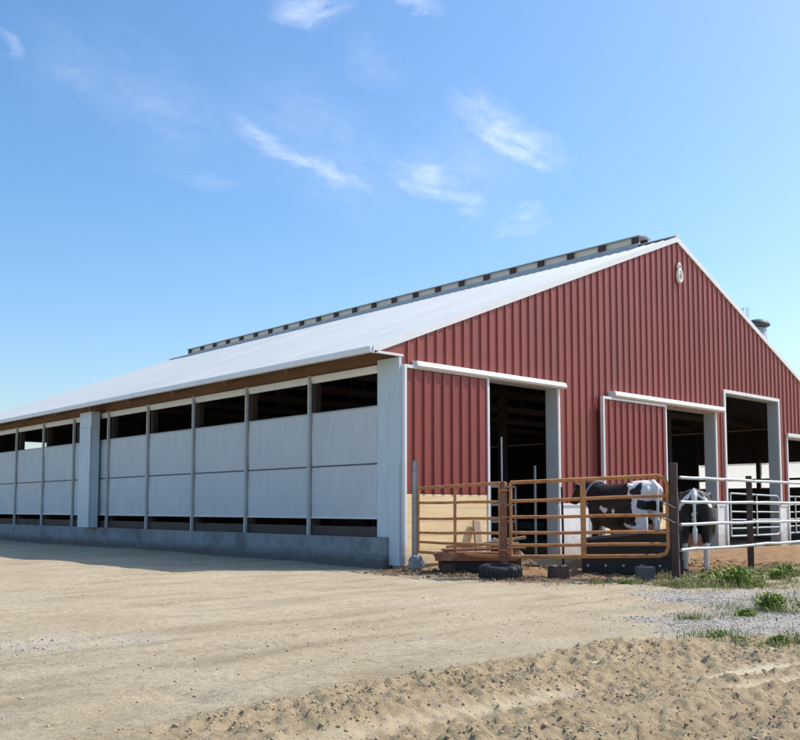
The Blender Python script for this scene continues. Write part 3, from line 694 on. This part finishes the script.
# ribbed stubs
def stub(loc, r, h, label, seed, material, capmat):
    t = thing('wooden_stub', label, 'stub', loc, seed); mb = MB(); n = 40; R_ = random.Random(seed); vs = []
    for z, s in ((0, 1.04), (.3 * h, 1), (.93 * h, .97), (h, .93)):
        for j in range(n):
            a = 2 * math.pi * j / n; rr = r * s * (1 + .06 * math.sin(a * 13) + .03 * math.sin(a * 3 + seed)); vs.append((rr * math.cos(a), rr * math.sin(a), z))
    fs = [(i * n + j, i * n + (j + 1) % n, (i + 1) * n + (j + 1) % n, (i + 1) * n + j) for i in range(3) for j in range(n)]
    mb.add(vs, fs); mb.build('bark', material, t)
    mb = MB(); mb.add([(vs[3 * n + j][0], vs[3 * n + j][1], h + .002 + .01 * math.sin(j)) for j in range(n)] + [(0, 0, h + .006)], [(j, (j + 1) % n, n) for j in range(n)]); mb.build('cut_face', capmat, t)
stub((-.38, -1.68, gh(-.38, -1.68) - .03), .165, .23, 'short dark ribbed stub left of the tyre on straw', 2, M['darkpost'], M['oldwood'])
stub((-.20, -3.92, gh(-.20, -3.92) - .03), .165, .24, 'short dark ribbed stub right of the tyre below the gate', 5, M['darkpost'], M['oldwood'])
def rock(name, loc, size, material, label, cat, seed, box=False, rot=0):
    v, f = ico(); import bmesh
    bm = bmesh.new()
    if box: bmesh.ops.create_cube(bm, size=1.7)
    else: bmesh.ops.create_icosphere(bm, subdivisions=2, radius=1)
    bmesh.ops.subdivide_edges(bm, edges=bm.edges[:], cuts=3 if box else 1, use_grid_fill=True)
    for w in bm.verts:
        p = np.array(w.co); n_ = float(fbm(np.array([p[0] * 1.3 + p[2] * .7 + seed]), np.array([p[1] * 1.3 - p[2] * .9]), 1.1, 200 + seed, 3)[0])
        k_ = 1 + n_ * (.16 if box else .55); w.co = Vector((p[0] * size[0] * k_, p[1] * size[1] * k_, p[2] * size[2] * k_))
    me = bpy.data.meshes.new(name); bm.to_mesh(me); bm.free(); me.materials.append(material)
    o = bpy.data.objects.new(name, me); COL.objects.link(o); o.location = loc; o.rotation_euler = (0, 0, rot)
    b = o.modifiers.new('bevel', 'BEVEL'); b.width = .012; b.segments = 2; b.limit_method = 'ANGLE'
    return tag(o, label, cat)
rock('stone_block', (.36, -5.12, .12), (.20, .15, .145), M['slate'], 'dark grey stone block at the foot of the black trough', 'stone', 3, True, .7)
o = rock('stone', (-.10, -.55, .11), (.12, .17, .17), M['stone'], 'rough pale grey stone leaning at the foot of the barn corner', 'stone', 6); o.rotation_euler = (.3, .35, .4)
rock('stone', (.90, -5.62, .045), (.06, .05, .05), M['stone'], 'small pale stone beside the tall dark post', 'stone', 8)

# straw litter along the gates
def blades(name, pts, lmin, lmax, w, material, flat=False, up=.8, seed=1, kind='stuff'):
    R_ = random.Random(seed); mb = MB(); X = np.array([p[0] for p in pts]); Y = np.array([p[1] for p in pts]); h = zones(X, Y)[5]
    for x, y, z in zip(X, Y, h):
        a = R_.uniform(0, 6.28); l = R_.uniform(lmin, lmax); c, s = math.cos(a), math.sin(a)
        if flat:
            p0 = Vector((x, y, z + R_.uniform(.002, .02))); p1 = p0 + Vector((c * l, s * l, R_.uniform(-.01, .03)))
            sd = Vector((-s, c, 0)) * w; mb.quad(p0 - sd, p1 - sd, p1 + sd, p0 + sd)
        else:
            lean = R_.uniform(.1, .9); sd = Vector((-s, c, 0)) * w * R_.uniform(.6, 1.3); base = Vector((x, y, z - .005))
            m1 = base + Vector((c * l * lean * .35, s * l * lean * .35, l * .6 * up)); tip = base + Vector((c * l * lean, s * l * lean, l * up * (1 - .3 * lean)))
            mb.add([base - sd, base + sd, m1 + sd * .8, m1 - sd * .8, tip], [(0, 1, 2, 3), (3, 2, 4)])
    return mb.build(name, material)
def near_seg(p, a, b):
    d = b - a; t = np.clip(((p[0] - a.x) * d.x + (p[1] - a.y) * d.y) / d.length_squared, 0, 1)
    return np.hypot(p[0] - a.x - t * d.x, p[1] - a.y - t * d.y)
def w_straw(x, y, z):
    d = np.minimum(near_seg((x, y), A + Vector((-.35, -.3, 0)), B + Vector((-.2, -.1, 0))), near_seg((x, y), B + Vector((-.2, -.1, 0)), Cc + Vector((-.4, 0, 0))))
    return np.clip(1 - d / 1.15, 0, 1) ** 1.5 * (.35 + .65 * (fbm(x, y, 2.2, 61, 3) > -.05))
P = sample(5200, -2.4, 2.2, -6.3, .1, w_straw)
o = blades('straw_litter', P, .04, .2, .006, M['straw'], True, seed=4); tag(o, 'trampled brown straw litter along the foot of the gates', 'straw', kind='stuff')
P = sample(420, -2.2, 2.0, -6.0, .0, w_straw); o = scatter_stones('dirt_lumps', P, RNG.lognormal(-3.7, .5, len(P)).clip(.01, .08), mat('dark_dirt_lump', (.20, .14, .09), .95, 0, .3, 4, bump=.3)); tag(o, 'dark dirt lumps among the straw at the gates', 'dirt lumps')

P = sample(1800, 1.0, 6.2, -5.2, -.6, lambda x, y, z: z[2] * .8); o = scatter_stones('pen_lumps', P, RNG.lognormal(-4.0, .45, len(P)).clip(.008, .05), mat('pen_lump', (.29, .185, .10), .95, 0, .35, 3, bump=.3)); tag(o, 'brown dirt and manure lumps on the pen floor behind the rails', 'dirt lumps')
# grass along the fence and weeds
WEEDS = [((.72, -6.42), .42, 1.0), ((1.72, -5.55), .26, .8), ((.98, -5.78), .22, .8), ((2.9, -6.1), .30, .9), ((-1.75, -8.1), .26, 1.1), ((-2.55, -8.2), .16, .8), ((-4.4, -8.9), .14, .7), ((-4.55, -9.5), .15, .6), ((-4.5, -9.68), .17, .6), ((-3.3, -8.0), .10, .7), ((-4.75, -9.25), .10, .5), ((.02, -5.85), .12, .7), ((-.28, -5.2), .12, .7), ((-1.2, -8.35), .22, .9), ((2.2, -6.35), .26, .9), ((-.6, -7.6), .14, .9)]
def w_grass(x, y, z):
    d = near_seg((x, y), Vector((-.5, -5.05, 0)), Vector((.7, -5.75, 0))) ; d2 = near_seg((x, y), Vector((.7, -5.8, 0)), Vector((6.5, -5.9, 0)))
    w = np.clip(1 - d / .5, 0, 1) * .6 + 1.3 * np.clip(1 - d2 / 1.0, 0, 1)
    for (wx, wy), s, f in WEEDS: w = w + .5 * np.exp(-((np.hypot(x - wx, y - wy) / (s * 1.5)) ** 2))
    return np.clip(w, 0, 1) * np.clip(.5 + fbm(x, y, 2.0, 66, 3) * 3.2, 0, 1)
P = sample(16000, -5.5, 6.5, -10.2, -4.7, w_grass)
Q = sample(5200, -5.0, 6.5, -9.8, -4.7, w_grass); o = blades('dry_grass', Q, .05, .19, .0035, M['dry'], seed=18); tag(o, 'dry yellowish stalks mixed through the grass along the white rails', 'dry grass', kind='stuff')
o = blades('grass', P, .03, .13, .004, M['grass'], seed=8); tag(o, 'thin olive grass growing along the foot of the white rails', 'grass', kind='stuff')
WL = ['tallest green weed clump beside the middle dark post', 'leafy weed clump just left of the middle dark post', 'low weed clump by the hooves of the rear facing cow', 'weed clump right of the middle dark post under the rails',
      'broad weed clump standing alone on the grey gravel at the right edge', 'small weed left of the broad gravel clump', 'flat weed tuft at the edge of gravel and churned dirt', 'small weed tuft on the churned dirt at the right edge, farther back of the pair',
      'small weed tuft on the churned dirt at the right edge, nearest the camera', 'tiny weed flat in the middle of the grey gravel', 'tiny sparse weed between gravel and churned dirt', 'low weed at the foot of the tall dark post', 'low weed at the foot of the dark grey stone block',
      'weed clump close behind the broad gravel clump', 'weed clump under the white rails at the right edge', 'thin weed on the gravel in front of the tallest clump']
for k_, (((x, y), s, f), lab) in enumerate(zip(WEEDS, WL)):
    R_ = random.Random(100 + k_); t = thing('weed_clump', lab, 'weed', (x, y, gh(x, y)), 0, 'weeds along the gravel')
    mb = MB(); n = int(90 + 620 * s)
    for _ in range(n):
        a = R_.uniform(0, 6.28); rr = s * .62 * abs(R_.gauss(0, .55)); bx, by = rr * math.cos(a), rr * math.sin(a); a += R_.gauss(0, .6)
        l = .85 * s * f * R_.uniform(.4, 1.05) * max(.35, 1 - rr / s * .6); c, q_ = math.cos(a), math.sin(a); lean = R_.uniform(.15, .8) + rr * .6
        w = R_.uniform(.006, .017) * (1 + .4 * (s > .3)); sd = Vector((-q_, c, R_.uniform(-.3, .3))) * w; b0 = Vector((bx, by, -.01))
        p1 = b0 + Vector((c * l * lean * .25, q_ * l * lean * .25, l * .5)); p2 = b0 + Vector((c * l * lean * .6, q_ * l * lean * .6, l * .85)); p3 = b0 + Vector((c * l * lean, q_ * l * lean, l * (.98 - .3 * lean)))
        mb.add([b0 - sd * .4, b0 + sd * .4, p1 + sd, p1 - sd, p2 + sd * .8, p2 - sd * .8, p3], [(0, 1, 2, 3), (3, 2, 4, 5), (5, 4, 6)])
    mb.build('foliage', M['weed'], t)
    if k_ in (0, 1, 3, 4, 14):
        for j in range(4 if k_ < 2 else 2):
            a = R_.uniform(0, 6.28); rr = R_.uniform(0, s * .6); z = s * f * R_.uniform(.5, .8)
            fl_ = MB(); fx, fy = rr * math.cos(a), rr * math.sin(a)
            fl_.tube([(fx * .5, fy * .5, 0), (fx, fy, z)], .004, 5, 1); fl_.lathe([(0, z + .0), (.028, z + .008), (.024, z + .02), (0, z + .026)], c=(fx, fy, 0), n=9, mi=0)
            fl_.build('flower', [M['flower'], M['weed']], t)

# ------------------------------------------------------------------ cows
def capsule(mb, a, b, ra, rb, n=14):
    a = Vector(a); b = Vector(b); d = b - a; L_ = d.length; t = d.normalized() if L_ > 1e-6 else Vector((0, 0, 1))
    rings = []
    for th in (-90, -60, -30, 0): rings.append((a + t * ra * math.sin(math.radians(th)), max(.001, ra * math.cos(math.radians(th)))))
    for th in (0, 30, 60, 90): rings.append((b + t * rb * math.sin(math.radians(th)), max(.001, rb * math.cos(math.radians(th)))))
    u = t.cross(Vector((0, 0, 1)) if abs(t.z) < .9 else Vector((1, 0, 0))).normalized(); w = t.cross(u)
    vs = [p + (u * math.cos(2 * math.pi * j / n) + w * math.sin(2 * math.pi * j / n)) * r for p, r in rings for j in range(n)]
    fs = [(i * n + j, i * n + (j + 1) % n, (i + 1) * n + (j + 1) % n, (i + 1) * n + j) for i in range(len(rings) - 1) for j in range(n)]
    fs += [tuple(reversed(range(n))), tuple(range((len(rings) - 1) * n, len(rings) * n))]
    mb.add(vs, fs)
def ellipsoid(mb, c, r, rot=None, n=16, m_=10):
    Rm = rot or Matrix.Identity(3); vs = []
    for i in range(m_ + 1):
        th = math.pi * i / m_
        for j in range(n):
            a = 2 * math.pi * j / n; s = max(.002, math.sin(th)); p = Vector((r[0] * s * math.cos(a), r[1] * s * math.sin(a), r[2] * math.cos(th)))
            vs.append(Vector(c) + Rm @ p)
    fs = [(i * n + j, (i + 1) * n + j, (i + 1) * n + (j + 1) % n, i * n + (j + 1) % n) for i in range(m_) for j in range(n)]
    fs += [tuple(range(n)), tuple(reversed(range(m_ * n, (m_ + 1) * n)))]
    mb.add(vs, fs)
def cow(loc, rz, scale, coat, label, head_drop=0, head_turn=0, stance=0, collar=False):
    mb = MB(); n = 28
    rings = [(-.90, 1.27, .05, .06), (-.87, 1.22, .15, .15), (-.80, 1.16, .225, .225), (-.66, 1.10, .265, .31), (-.46, 1.05, .285, .36), (-.2, .965, .325, .42), (.08, .945, .335, .425), (.36, .965, .295, .40), (.58, .995, .245, .365), (.74, 1.01, .19, .30), (.86, 1.02, .12, .2), (.90, 1.02, .03, .06)]
    vs = []
    for x, cz, hw, hh in rings:
        for j in range(n):
            a = 2 * math.pi * j / n; c, s = math.cos(a), math.sin(a); sq = .82
            yy = hw * math.copysign(abs(c) ** sq, c); zz = hh * math.copysign(abs(s) ** sq, s)
            if s > 0: zz *= .96; yy *= 1 - .25 * s ** 4
            vs.append((x, yy, cz + zz))
    fs = [(i * n + j, i * n + (j + 1) % n, (i + 1) * n + (j + 1) % n, (i + 1) * n + j) for i in range(len(rings) - 1) for j in range(n)]
    fs += [tuple(reversed(range(n))), tuple(range((len(rings) - 1) * n, len(rings) * n))]
    mb.add(vs, fs)
    ct_, st_ = math.cos(head_turn), math.sin(head_turn)
    def H(x, y, z): # head space pivoted at the neck base
        x -= .62; return (.62 + x * ct_ - y * st_, x * st_ + y * ct_, z - head_drop * max(0, x) / .6)
    capsule(mb, (.50, 0, 1.10), H(.82, 0, 1.22), .27, .19); capsule(mb, H(.80, 0, 1.22), H(1.08, 0, 1.33), .20, .135)
    capsule(mb, (.62, 0, .90), H(.92, 0, 1.10), .13, .09)
    capsule(mb, H(1.08, 0, 1.36), H(1.22, 0, 1.32), .105, .112); capsule(mb, H(1.20, 0, 1.31), H(1.47, 0, 1.10), .108, .070); capsule(mb, H(1.15, 0, 1.24), H(1.42, 0, 1.06), .075, .05)
    capsule(mb, H(1.47, -.03, 1.095), H(1.47, .03, 1.095), .07, .07)
    for s in (-1, 1):
        capsule(mb, H(1.09, s * .08, 1.37), H(1.05, s * .22, 1.36), .03, .045); capsule(mb, H(1.05, s * .20, 1.36), H(1.03, s * .29, 1.34), .045, .02)
        capsule(mb, H(1.24, s * .085, 1.335), H(1.27, s * .085, 1.32), .032, .028)
        ellipsoid(mb, (-.46, s * .215, 1.28), (.12, .07, .07)); ellipsoid(mb, (-.84, s * .13, 1.21), (.07, .06, .09))
        # front leg
        dx = stance * s * .06
        ellipsoid(mb, (.52, s * .17, .92), (.19, .12, .34))
        capsule(mb, (.50, s * .17, .80), (.50 + dx * .3, s * .175, .66), .125, .085); capsule(mb, (.50 + dx * .3, s * .175, .66), (.53 + dx, s * .165, .41), .08, .058)
        capsule(mb, (.53 + dx, s * .165, .41), (.52 + dx, s * .165, .14), .055, .040); capsule(mb, (.52 + dx, s * .165, .14), (.55 + dx, s * .165, .06), .046, .055); capsule(mb, (.545 + dx, s * .165, .045), (.57 + dx, s * .165, .04), .056, .05)
        # hind leg
        dx = -stance * s * .08
        ellipsoid(mb, (-.62, s * .17, .93), (.22, .125, .34)); capsule(mb, (-.58, s * .18, .86), (-.46 + dx * .3, s * .205, .69), .16, .115)
        capsule(mb, (-.50 + dx * .3, s * .20, .70), (-.73 + dx, s * .165, .48), .105, .058); capsule(mb, (-.74, s * .16, .86), (-.74 + dx, s * .165, .50), .10, .05)
        capsule(mb, (-.73 + dx, s * .165, .48), (-.68 + dx, s * .165, .15), .052, .040); capsule(mb, (-.68 + dx, s * .165, .15), (-.65 + dx, s * .165, .06), .045, .055); capsule(mb, (-.65 + dx, s * .165, .045), (-.62 + dx, s * .165, .04), .056, .05)
    ellipsoid(mb, (-.50, 0, .60), (.23, .165, .15))
    for s in (-1, 1):
        for x in (-.58, -.42): capsule(mb, (x, s * .07, .50), (x, s * .075, .43), .024, .018)
    capsule(mb, (-.84, 0, 1.36), (-.93, 0, 1.28), .05, .036); capsule(mb, (-.93, 0, 1.28), (-.955, 0, .95), .034, .026); capsule(mb, (-.955, 0, .95), (-.94, 0, .72), .026, .028); capsule(mb, (-.94, 0, .72), (-.945, 0, .5), .045, .03)
    tmp = mb.build('tmp', M['cow']); r = tmp.modifiers.new('r', 'REMESH'); r.mode = 'VOXEL'; r.voxel_size = .016; r.use_smooth_shade = True
    sm = tmp.modifiers.new('s', 'SMOOTH'); sm.factor = .5; sm.iterations = 6
    dg = bpy.context.evaluated_depsgraph_get(); me = bpy.data.meshes.new_from_object(tmp.evaluated_get(dg)); me.name = 'cow_body'
    bpy.data.objects.remove(tmp, do_unlink=True)
    nv = len(me.vertices); co = np.empty(nv * 3, np.float32); me.vertices.foreach_get('co', co); co = co.reshape(-1, 3)
    colr = coat(co); a = me.color_attributes.new('coat', 'FLOAT_COLOR', 'POINT')
    a.data.foreach_set('color', np.concatenate([colr, np.ones((nv, 1))], 1).astype(np.float32).reshape(-1))
    me.materials.clear(); me.materials.append(M['cow'])
    me.polygons.foreach_set('use_smooth', np.ones(len(me.polygons), bool))
    t = thing('cow', label, 'cow', loc, rz); t.scale = (scale,) * 3
    o = bpy.data.objects.new('body', me); COL.objects.link(o); o.parent = t
    for s in (-1, 1):
        e_ = MB(); ellipsoid(e_, H(1.262, s * .110, 1.335), (.018, .012, .018)); e_.s = [True] * len(e_.f); e_.build('eye', M['eye'], t)
    if collar:
        e_ = MB(); c = Vector(H(.76, 0, 1.20)); ax = (Vector(H(1.08, 0, 1.33)) - Vector(H(.80, 0, 1.2))).normalized(); u = ax.cross(Vector((0, 0, 1))).normalized(); w = u.cross(ax)
        ri = [c + (u * math.cos(x) * .222 + w * (math.sin(x) * .265 - .03)) for x in np.linspace(0, 6.2832, 30, endpoint=False)]
        e_.tube(ri, .022, 8, closed=True); e_.build('neck_strap', M['collar'], t)
    return t
BLK = np.array([.016, .015, .016]); WHT = np.array([.86, .83, .77]); PNK = np.array([.55, .33, .27]); HOOF = np.array([.10, .08, .06])
def base_coat(co, white, warp=None):
    c = np.where(white[:, None] > 0, WHT, BLK)
    x, y, z = co.T
    ud = (np.hypot((x + .5) / .27, np.hypot(y / .17, (z - .57) / .19)) < 1) & (z < .66); c = np.where(ud[:, None], PNK, c)
    c = np.where((z < .075)[:, None], HOOF, c)
    nose = x > 1.47; c = np.where(nose[:, None], np.array([.05, .04, .04]), c)
    n_ = vnoise(x + z, y + z * .7, 6, 300)
    dirt = ((z < .6) & (n_ > .6))[:, None] * .25
    return c * (1 - dirt) + np.array([.24, .16, .09]) * dirt
def coat1(co):
    x, y, z = co.T; n_ = fbm(x * 1.0 + 3, z + y * .8, 2.6, 310, 4); m_ = fbm(x + 9, z - y * .6, 5.0, 317, 3)
    X_ = x + n_ * .35 + m_ * .10; Z_ = z + m_ * .22
    w = (X_ < -.57 + np.clip(Z_ - 1.1, 0, .4) * .35 - np.clip(1.05 - Z_, 0, .35) * .45)
    w = w & ~(np.hypot((X_ + .66) / .10, (Z_ - 1.22) / .13) < 1) & ~((np.hypot((X_ + .80) / .08, (Z_ - .98) / .10) < 1))
    w = w | ((np.hypot((X_ - .12) / .12, (Z_ - .90) / .07) < 1) & (np.abs(y) > .15)) | ((np.hypot((X_ + .25) / .06, (Z_ - .86) / .06) < 1) & (np.abs(y) > .15)) | ((Z_ < .62) & (x < -.3)) | ((Z_ < .3)) | ((x > 1.2) & (np.abs(y) < .045) & (z > 1.2))
    return base_coat(co, w.astype(float))
def coat2(co):
    x, y, z = co.T; n_ = fbm(x + 7, z + y, 3.0, 330, 4); m_ = fbm(x + y * 2, z - y, 6.0, 337, 3)
    Y_ = y + m_ * .10; ay = np.abs(Y_); top = 1.37 - ay * 1.05
    w = (x < -.66 + n_ * .2) & (np.abs(z - top + n_ * .16) < .042 + m_ * .06) & (ay < .27)
    w = w | ((x < -.885) & (np.abs(y) < .05)) | ((z < .60 + n_ * .5) & (x < 0) & (ay < .30)) | ((z < .34 + n_ * .2)) | ((x < -.72) & (ay < .05 + m_ * .05) & (z < 1.0))
    return base_coat(co, w.astype(float))
cow((2.98, -2.98, .13), math.radians(71), 1.08, coat1, 'black cow with white rump standing side on behind the orange gate', .02, .0, 1, True)
cow((3.25, -4.34, .0), math.radians(29), 1.05, coat2, 'black and white cow seen from behind through the white rails', .35, -.2, .5)

# ------------------------------------------------------------------ sky, sun, camera
SUNV = Vector((.79, -.34, 1.0)).normalized(); EL = math.asin(SUNV.z); AZ = math.atan2(SUNV.x, SUNV.y)
w = bpy.data.worlds.new('World'); S.world = w; w.use_nodes = True; N = w.node_tree.nodes; L = w.node_tree.links
bg = N['Background']; sky = N.new('ShaderNodeTexSky'); sky.sky_type = 'NISHITA'; sky.sun_disc = False; sky.sun_elevation = EL; sky.sun_rotation = AZ
sky.air_density = 1.2; sky.dust_density = 2.0; sky.ozone_density = 4.0; sky.altitude = 200
bg.inputs[1].default_value = .15
tc = N.new('ShaderNodeTexCoord')
def vm(op, a, b):
    n_ = N.new('ShaderNodeVectorMath'); n_.operation = op
    for i, s in enumerate((a, b)):
        if isinstance(s, (tuple, Vector)): n_.inputs[i].default_value = tuple(s)
        else: L.new(s, n_.inputs[i])
    return n_.outputs['Value'] if op == 'DOT_PRODUCT' else n_.outputs[0]
def mt(op, a, b=0.0, clamp=False):
    n_ = N.new('ShaderNodeMath'); n_.operation = op; n_.use_clamp = clamp
    for i, s in enumerate((a, b)):
        if isinstance(s, (int, float)): n_.inputs[i].default_value = s
        else: L.new(s, n_.inputs[i])
    return n_.outputs[0]
dirn = tc.outputs['Generated']
def wnoise(sc, det, ro, st):
    mp = N.new('ShaderNodeMapping'); mp.inputs['Scale'].default_value = st; L.new(dirn, mp.inputs[0])
    n_ = N.new('ShaderNodeTexNoise'); n_.inputs['Scale'].default_value = sc; n_.inputs['Detail'].default_value = det; n_.inputs['Roughness'].default_value = ro; n_.inputs['Distortion'].default_value = .6
    L.new(mp.outputs[0], n_.inputs[0]); return n_.outputs[0]
nz = wnoise(9, 7, .62, (1, 1, 2.0)); wisp = wnoise(26, 6, .65, (1, 1, 1.6))
CL = [((.478, .785, .397), (.629, .702, .332), .020, .62), ((.612, .697, .372), (.712, .631, .306), .020, .55), ((.652, .632, .425), (.748, .563, .348), .030, .62), ((.322, .845, .428), (.376, .832, .402), .018, .32), ((.36, .838, .41), (.47, .791, .387), .022, .18),
      ((.488, .722, .490), (.556, .672, .490), .022, .62), ((.712, .632, .305), (.752, .583, .302), .014, .34), ((.27, .857, .44), (.306, .853, .423), .012, .28), ((.41, .842, .355), (.53, .780, .333), .022, .12), ((.578, .645, .506), (.62, .61, .5), .015, .4), ((.55, .69, .463), (.62, .65, .435), .03, .12), ((.62, .69, .38), (.74, .59, .34), .08, .14), ((.46, .78, .42), (.66, .67, .32), .08, .15), ((.28, .85, .44), (.52, .77, .37), .06, .12), ((.88, .46, .12), (.78, .60, .11), .07, .45)]
tot = None; CLD = []
for a, b, wd, op in CL:
    a = Vector(a).normalized(); b = Vector(b).normalized(); c = ((a + b) / 2).normalized(); e1 = (b - a); hl = e1.length / 2; e1 = (e1 - c * e1.dot(c)).normalized(); e2 = c.cross(e1)
    dv = vm('SUBTRACT', dirn, c)
    u = mt('DIVIDE', vm('DOT_PRODUCT', dv, e1), hl * 1.25); v = mt('DIVIDE', mt('ADD', vm('DOT_PRODUCT', dv, e2), mt('MULTIPLY', mt('SUBTRACT', nz, .5), .085)), wd)
    r2 = mt('ADD', mt('MULTIPLY', u, u), mt('MULTIPLY', v, v))
    m0 = mt('SUBTRACT', 1.0, r2, True); m0 = mt('MULTIPLY', m0, m0)
    cb = N.new('ShaderNodeCombineXYZ'); sh = mt('ADD', vm('DOT_PRODUCT', dv, e1), mt('MULTIPLY', vm('DOT_PRODUCT', dv, e2), .4))
    L.new(mt('MULTIPLY', sh, 10.0), cb.inputs[0]); L.new(mt('MULTIPLY', vm('DOT_PRODUCT', dv, e2), 26.0), cb.inputs[1]); cb.inputs[2].default_value = len(CLD) * 7.3; CLD.append(1)
    fn = N.new('ShaderNodeTexNoise'); fn.inputs['Scale'].default_value = 1.0; fn.inputs['Detail'].default_value = 7; fn.inputs['Roughness'].default_value = .62; fn.inputs['Distortion'].default_value = 1.2; L.new(cb.outputs[0], fn.inputs[0])
    m1 = mt('MULTIPLY', mt('MULTIPLY', m0, op * 1.15), mt('MULTIPLY', mt('SUBTRACT', mt('ADD', mt('MULTIPLY', fn.outputs[0], .6), mt('MULTIPLY', wisp, .4)), .33, True), 3.4))
    front = mt('GREATER_THAN', vm('DOT_PRODUCT', dirn, c), 0)
    m1 = mt('MULTIPLY', m1, front)
    tot = m1 if tot is None else mt('MAXIMUM', tot, m1)
# thin veil low in the sky, thickening toward the horizon
sepd = N.new('ShaderNodeSeparateXYZ'); L.new(dirn, sepd.inputs[0])
hs = N.new('ShaderNodeHueSaturation'); hs.inputs['Saturation'].default_value = 1.2; hs.inputs['Value'].default_value = 1.07; L.new(sky.outputs[0], hs.inputs['Color'])
mx = N.new('ShaderNodeMix'); mx.data_type = 'RGBA'; L.new(mt('MULTIPLY', tot, .8, True), mx.inputs[0]); L.new(hs.outputs[0], mx.inputs[6]); mx.inputs[7].default_value = (6.2, 6.6, 7.1, 1)
L.new(mx.outputs[2], bg.inputs[0])

sl = bpy.data.lights.new('sun', 'SUN'); sl.energy = 3.75; sl.angle = math.radians(.53); sl.color = (1, .95, .87)
so = bpy.data.objects.new('sun', sl); COL.objects.link(so); so.rotation_euler = SUNV.to_track_quat('Z', 'Y').to_euler(); so.location = (20, -8, 25)

cam = bpy.data.cameras.new('camera'); co_ = bpy.data.objects.new('camera', cam); COL.objects.link(co_); S.camera = co_
cam.sensor_fit = 'HORIZONTAL'; cam.sensor_width = 36; cam.lens = 41.126; cam.clip_end = 3000; cam.clip_start = .05
cam.shift_y = (439.28 - 370) / 800
co_.location = (-11.8566, -12.9392, 1.13)
th = math.radians(4.3); ang = math.radians(47.5)
fwd = Vector((math.cos(ang) * math.cos(th), math.sin(ang) * math.cos(th), math.sin(th)))
co_.rotation_euler = (-fwd).to_track_quat('Z', 'Y').to_euler()
S.view_settings.view_transform = 'Standard'; S.view_settings.look = 'None'; S.view_settings.exposure = 0.35; S.view_settings.gamma = 1; S.view_settings.use_curve_mapping = False
S.render.engine = 'CYCLES'; S.cycles.max_bounces = 8
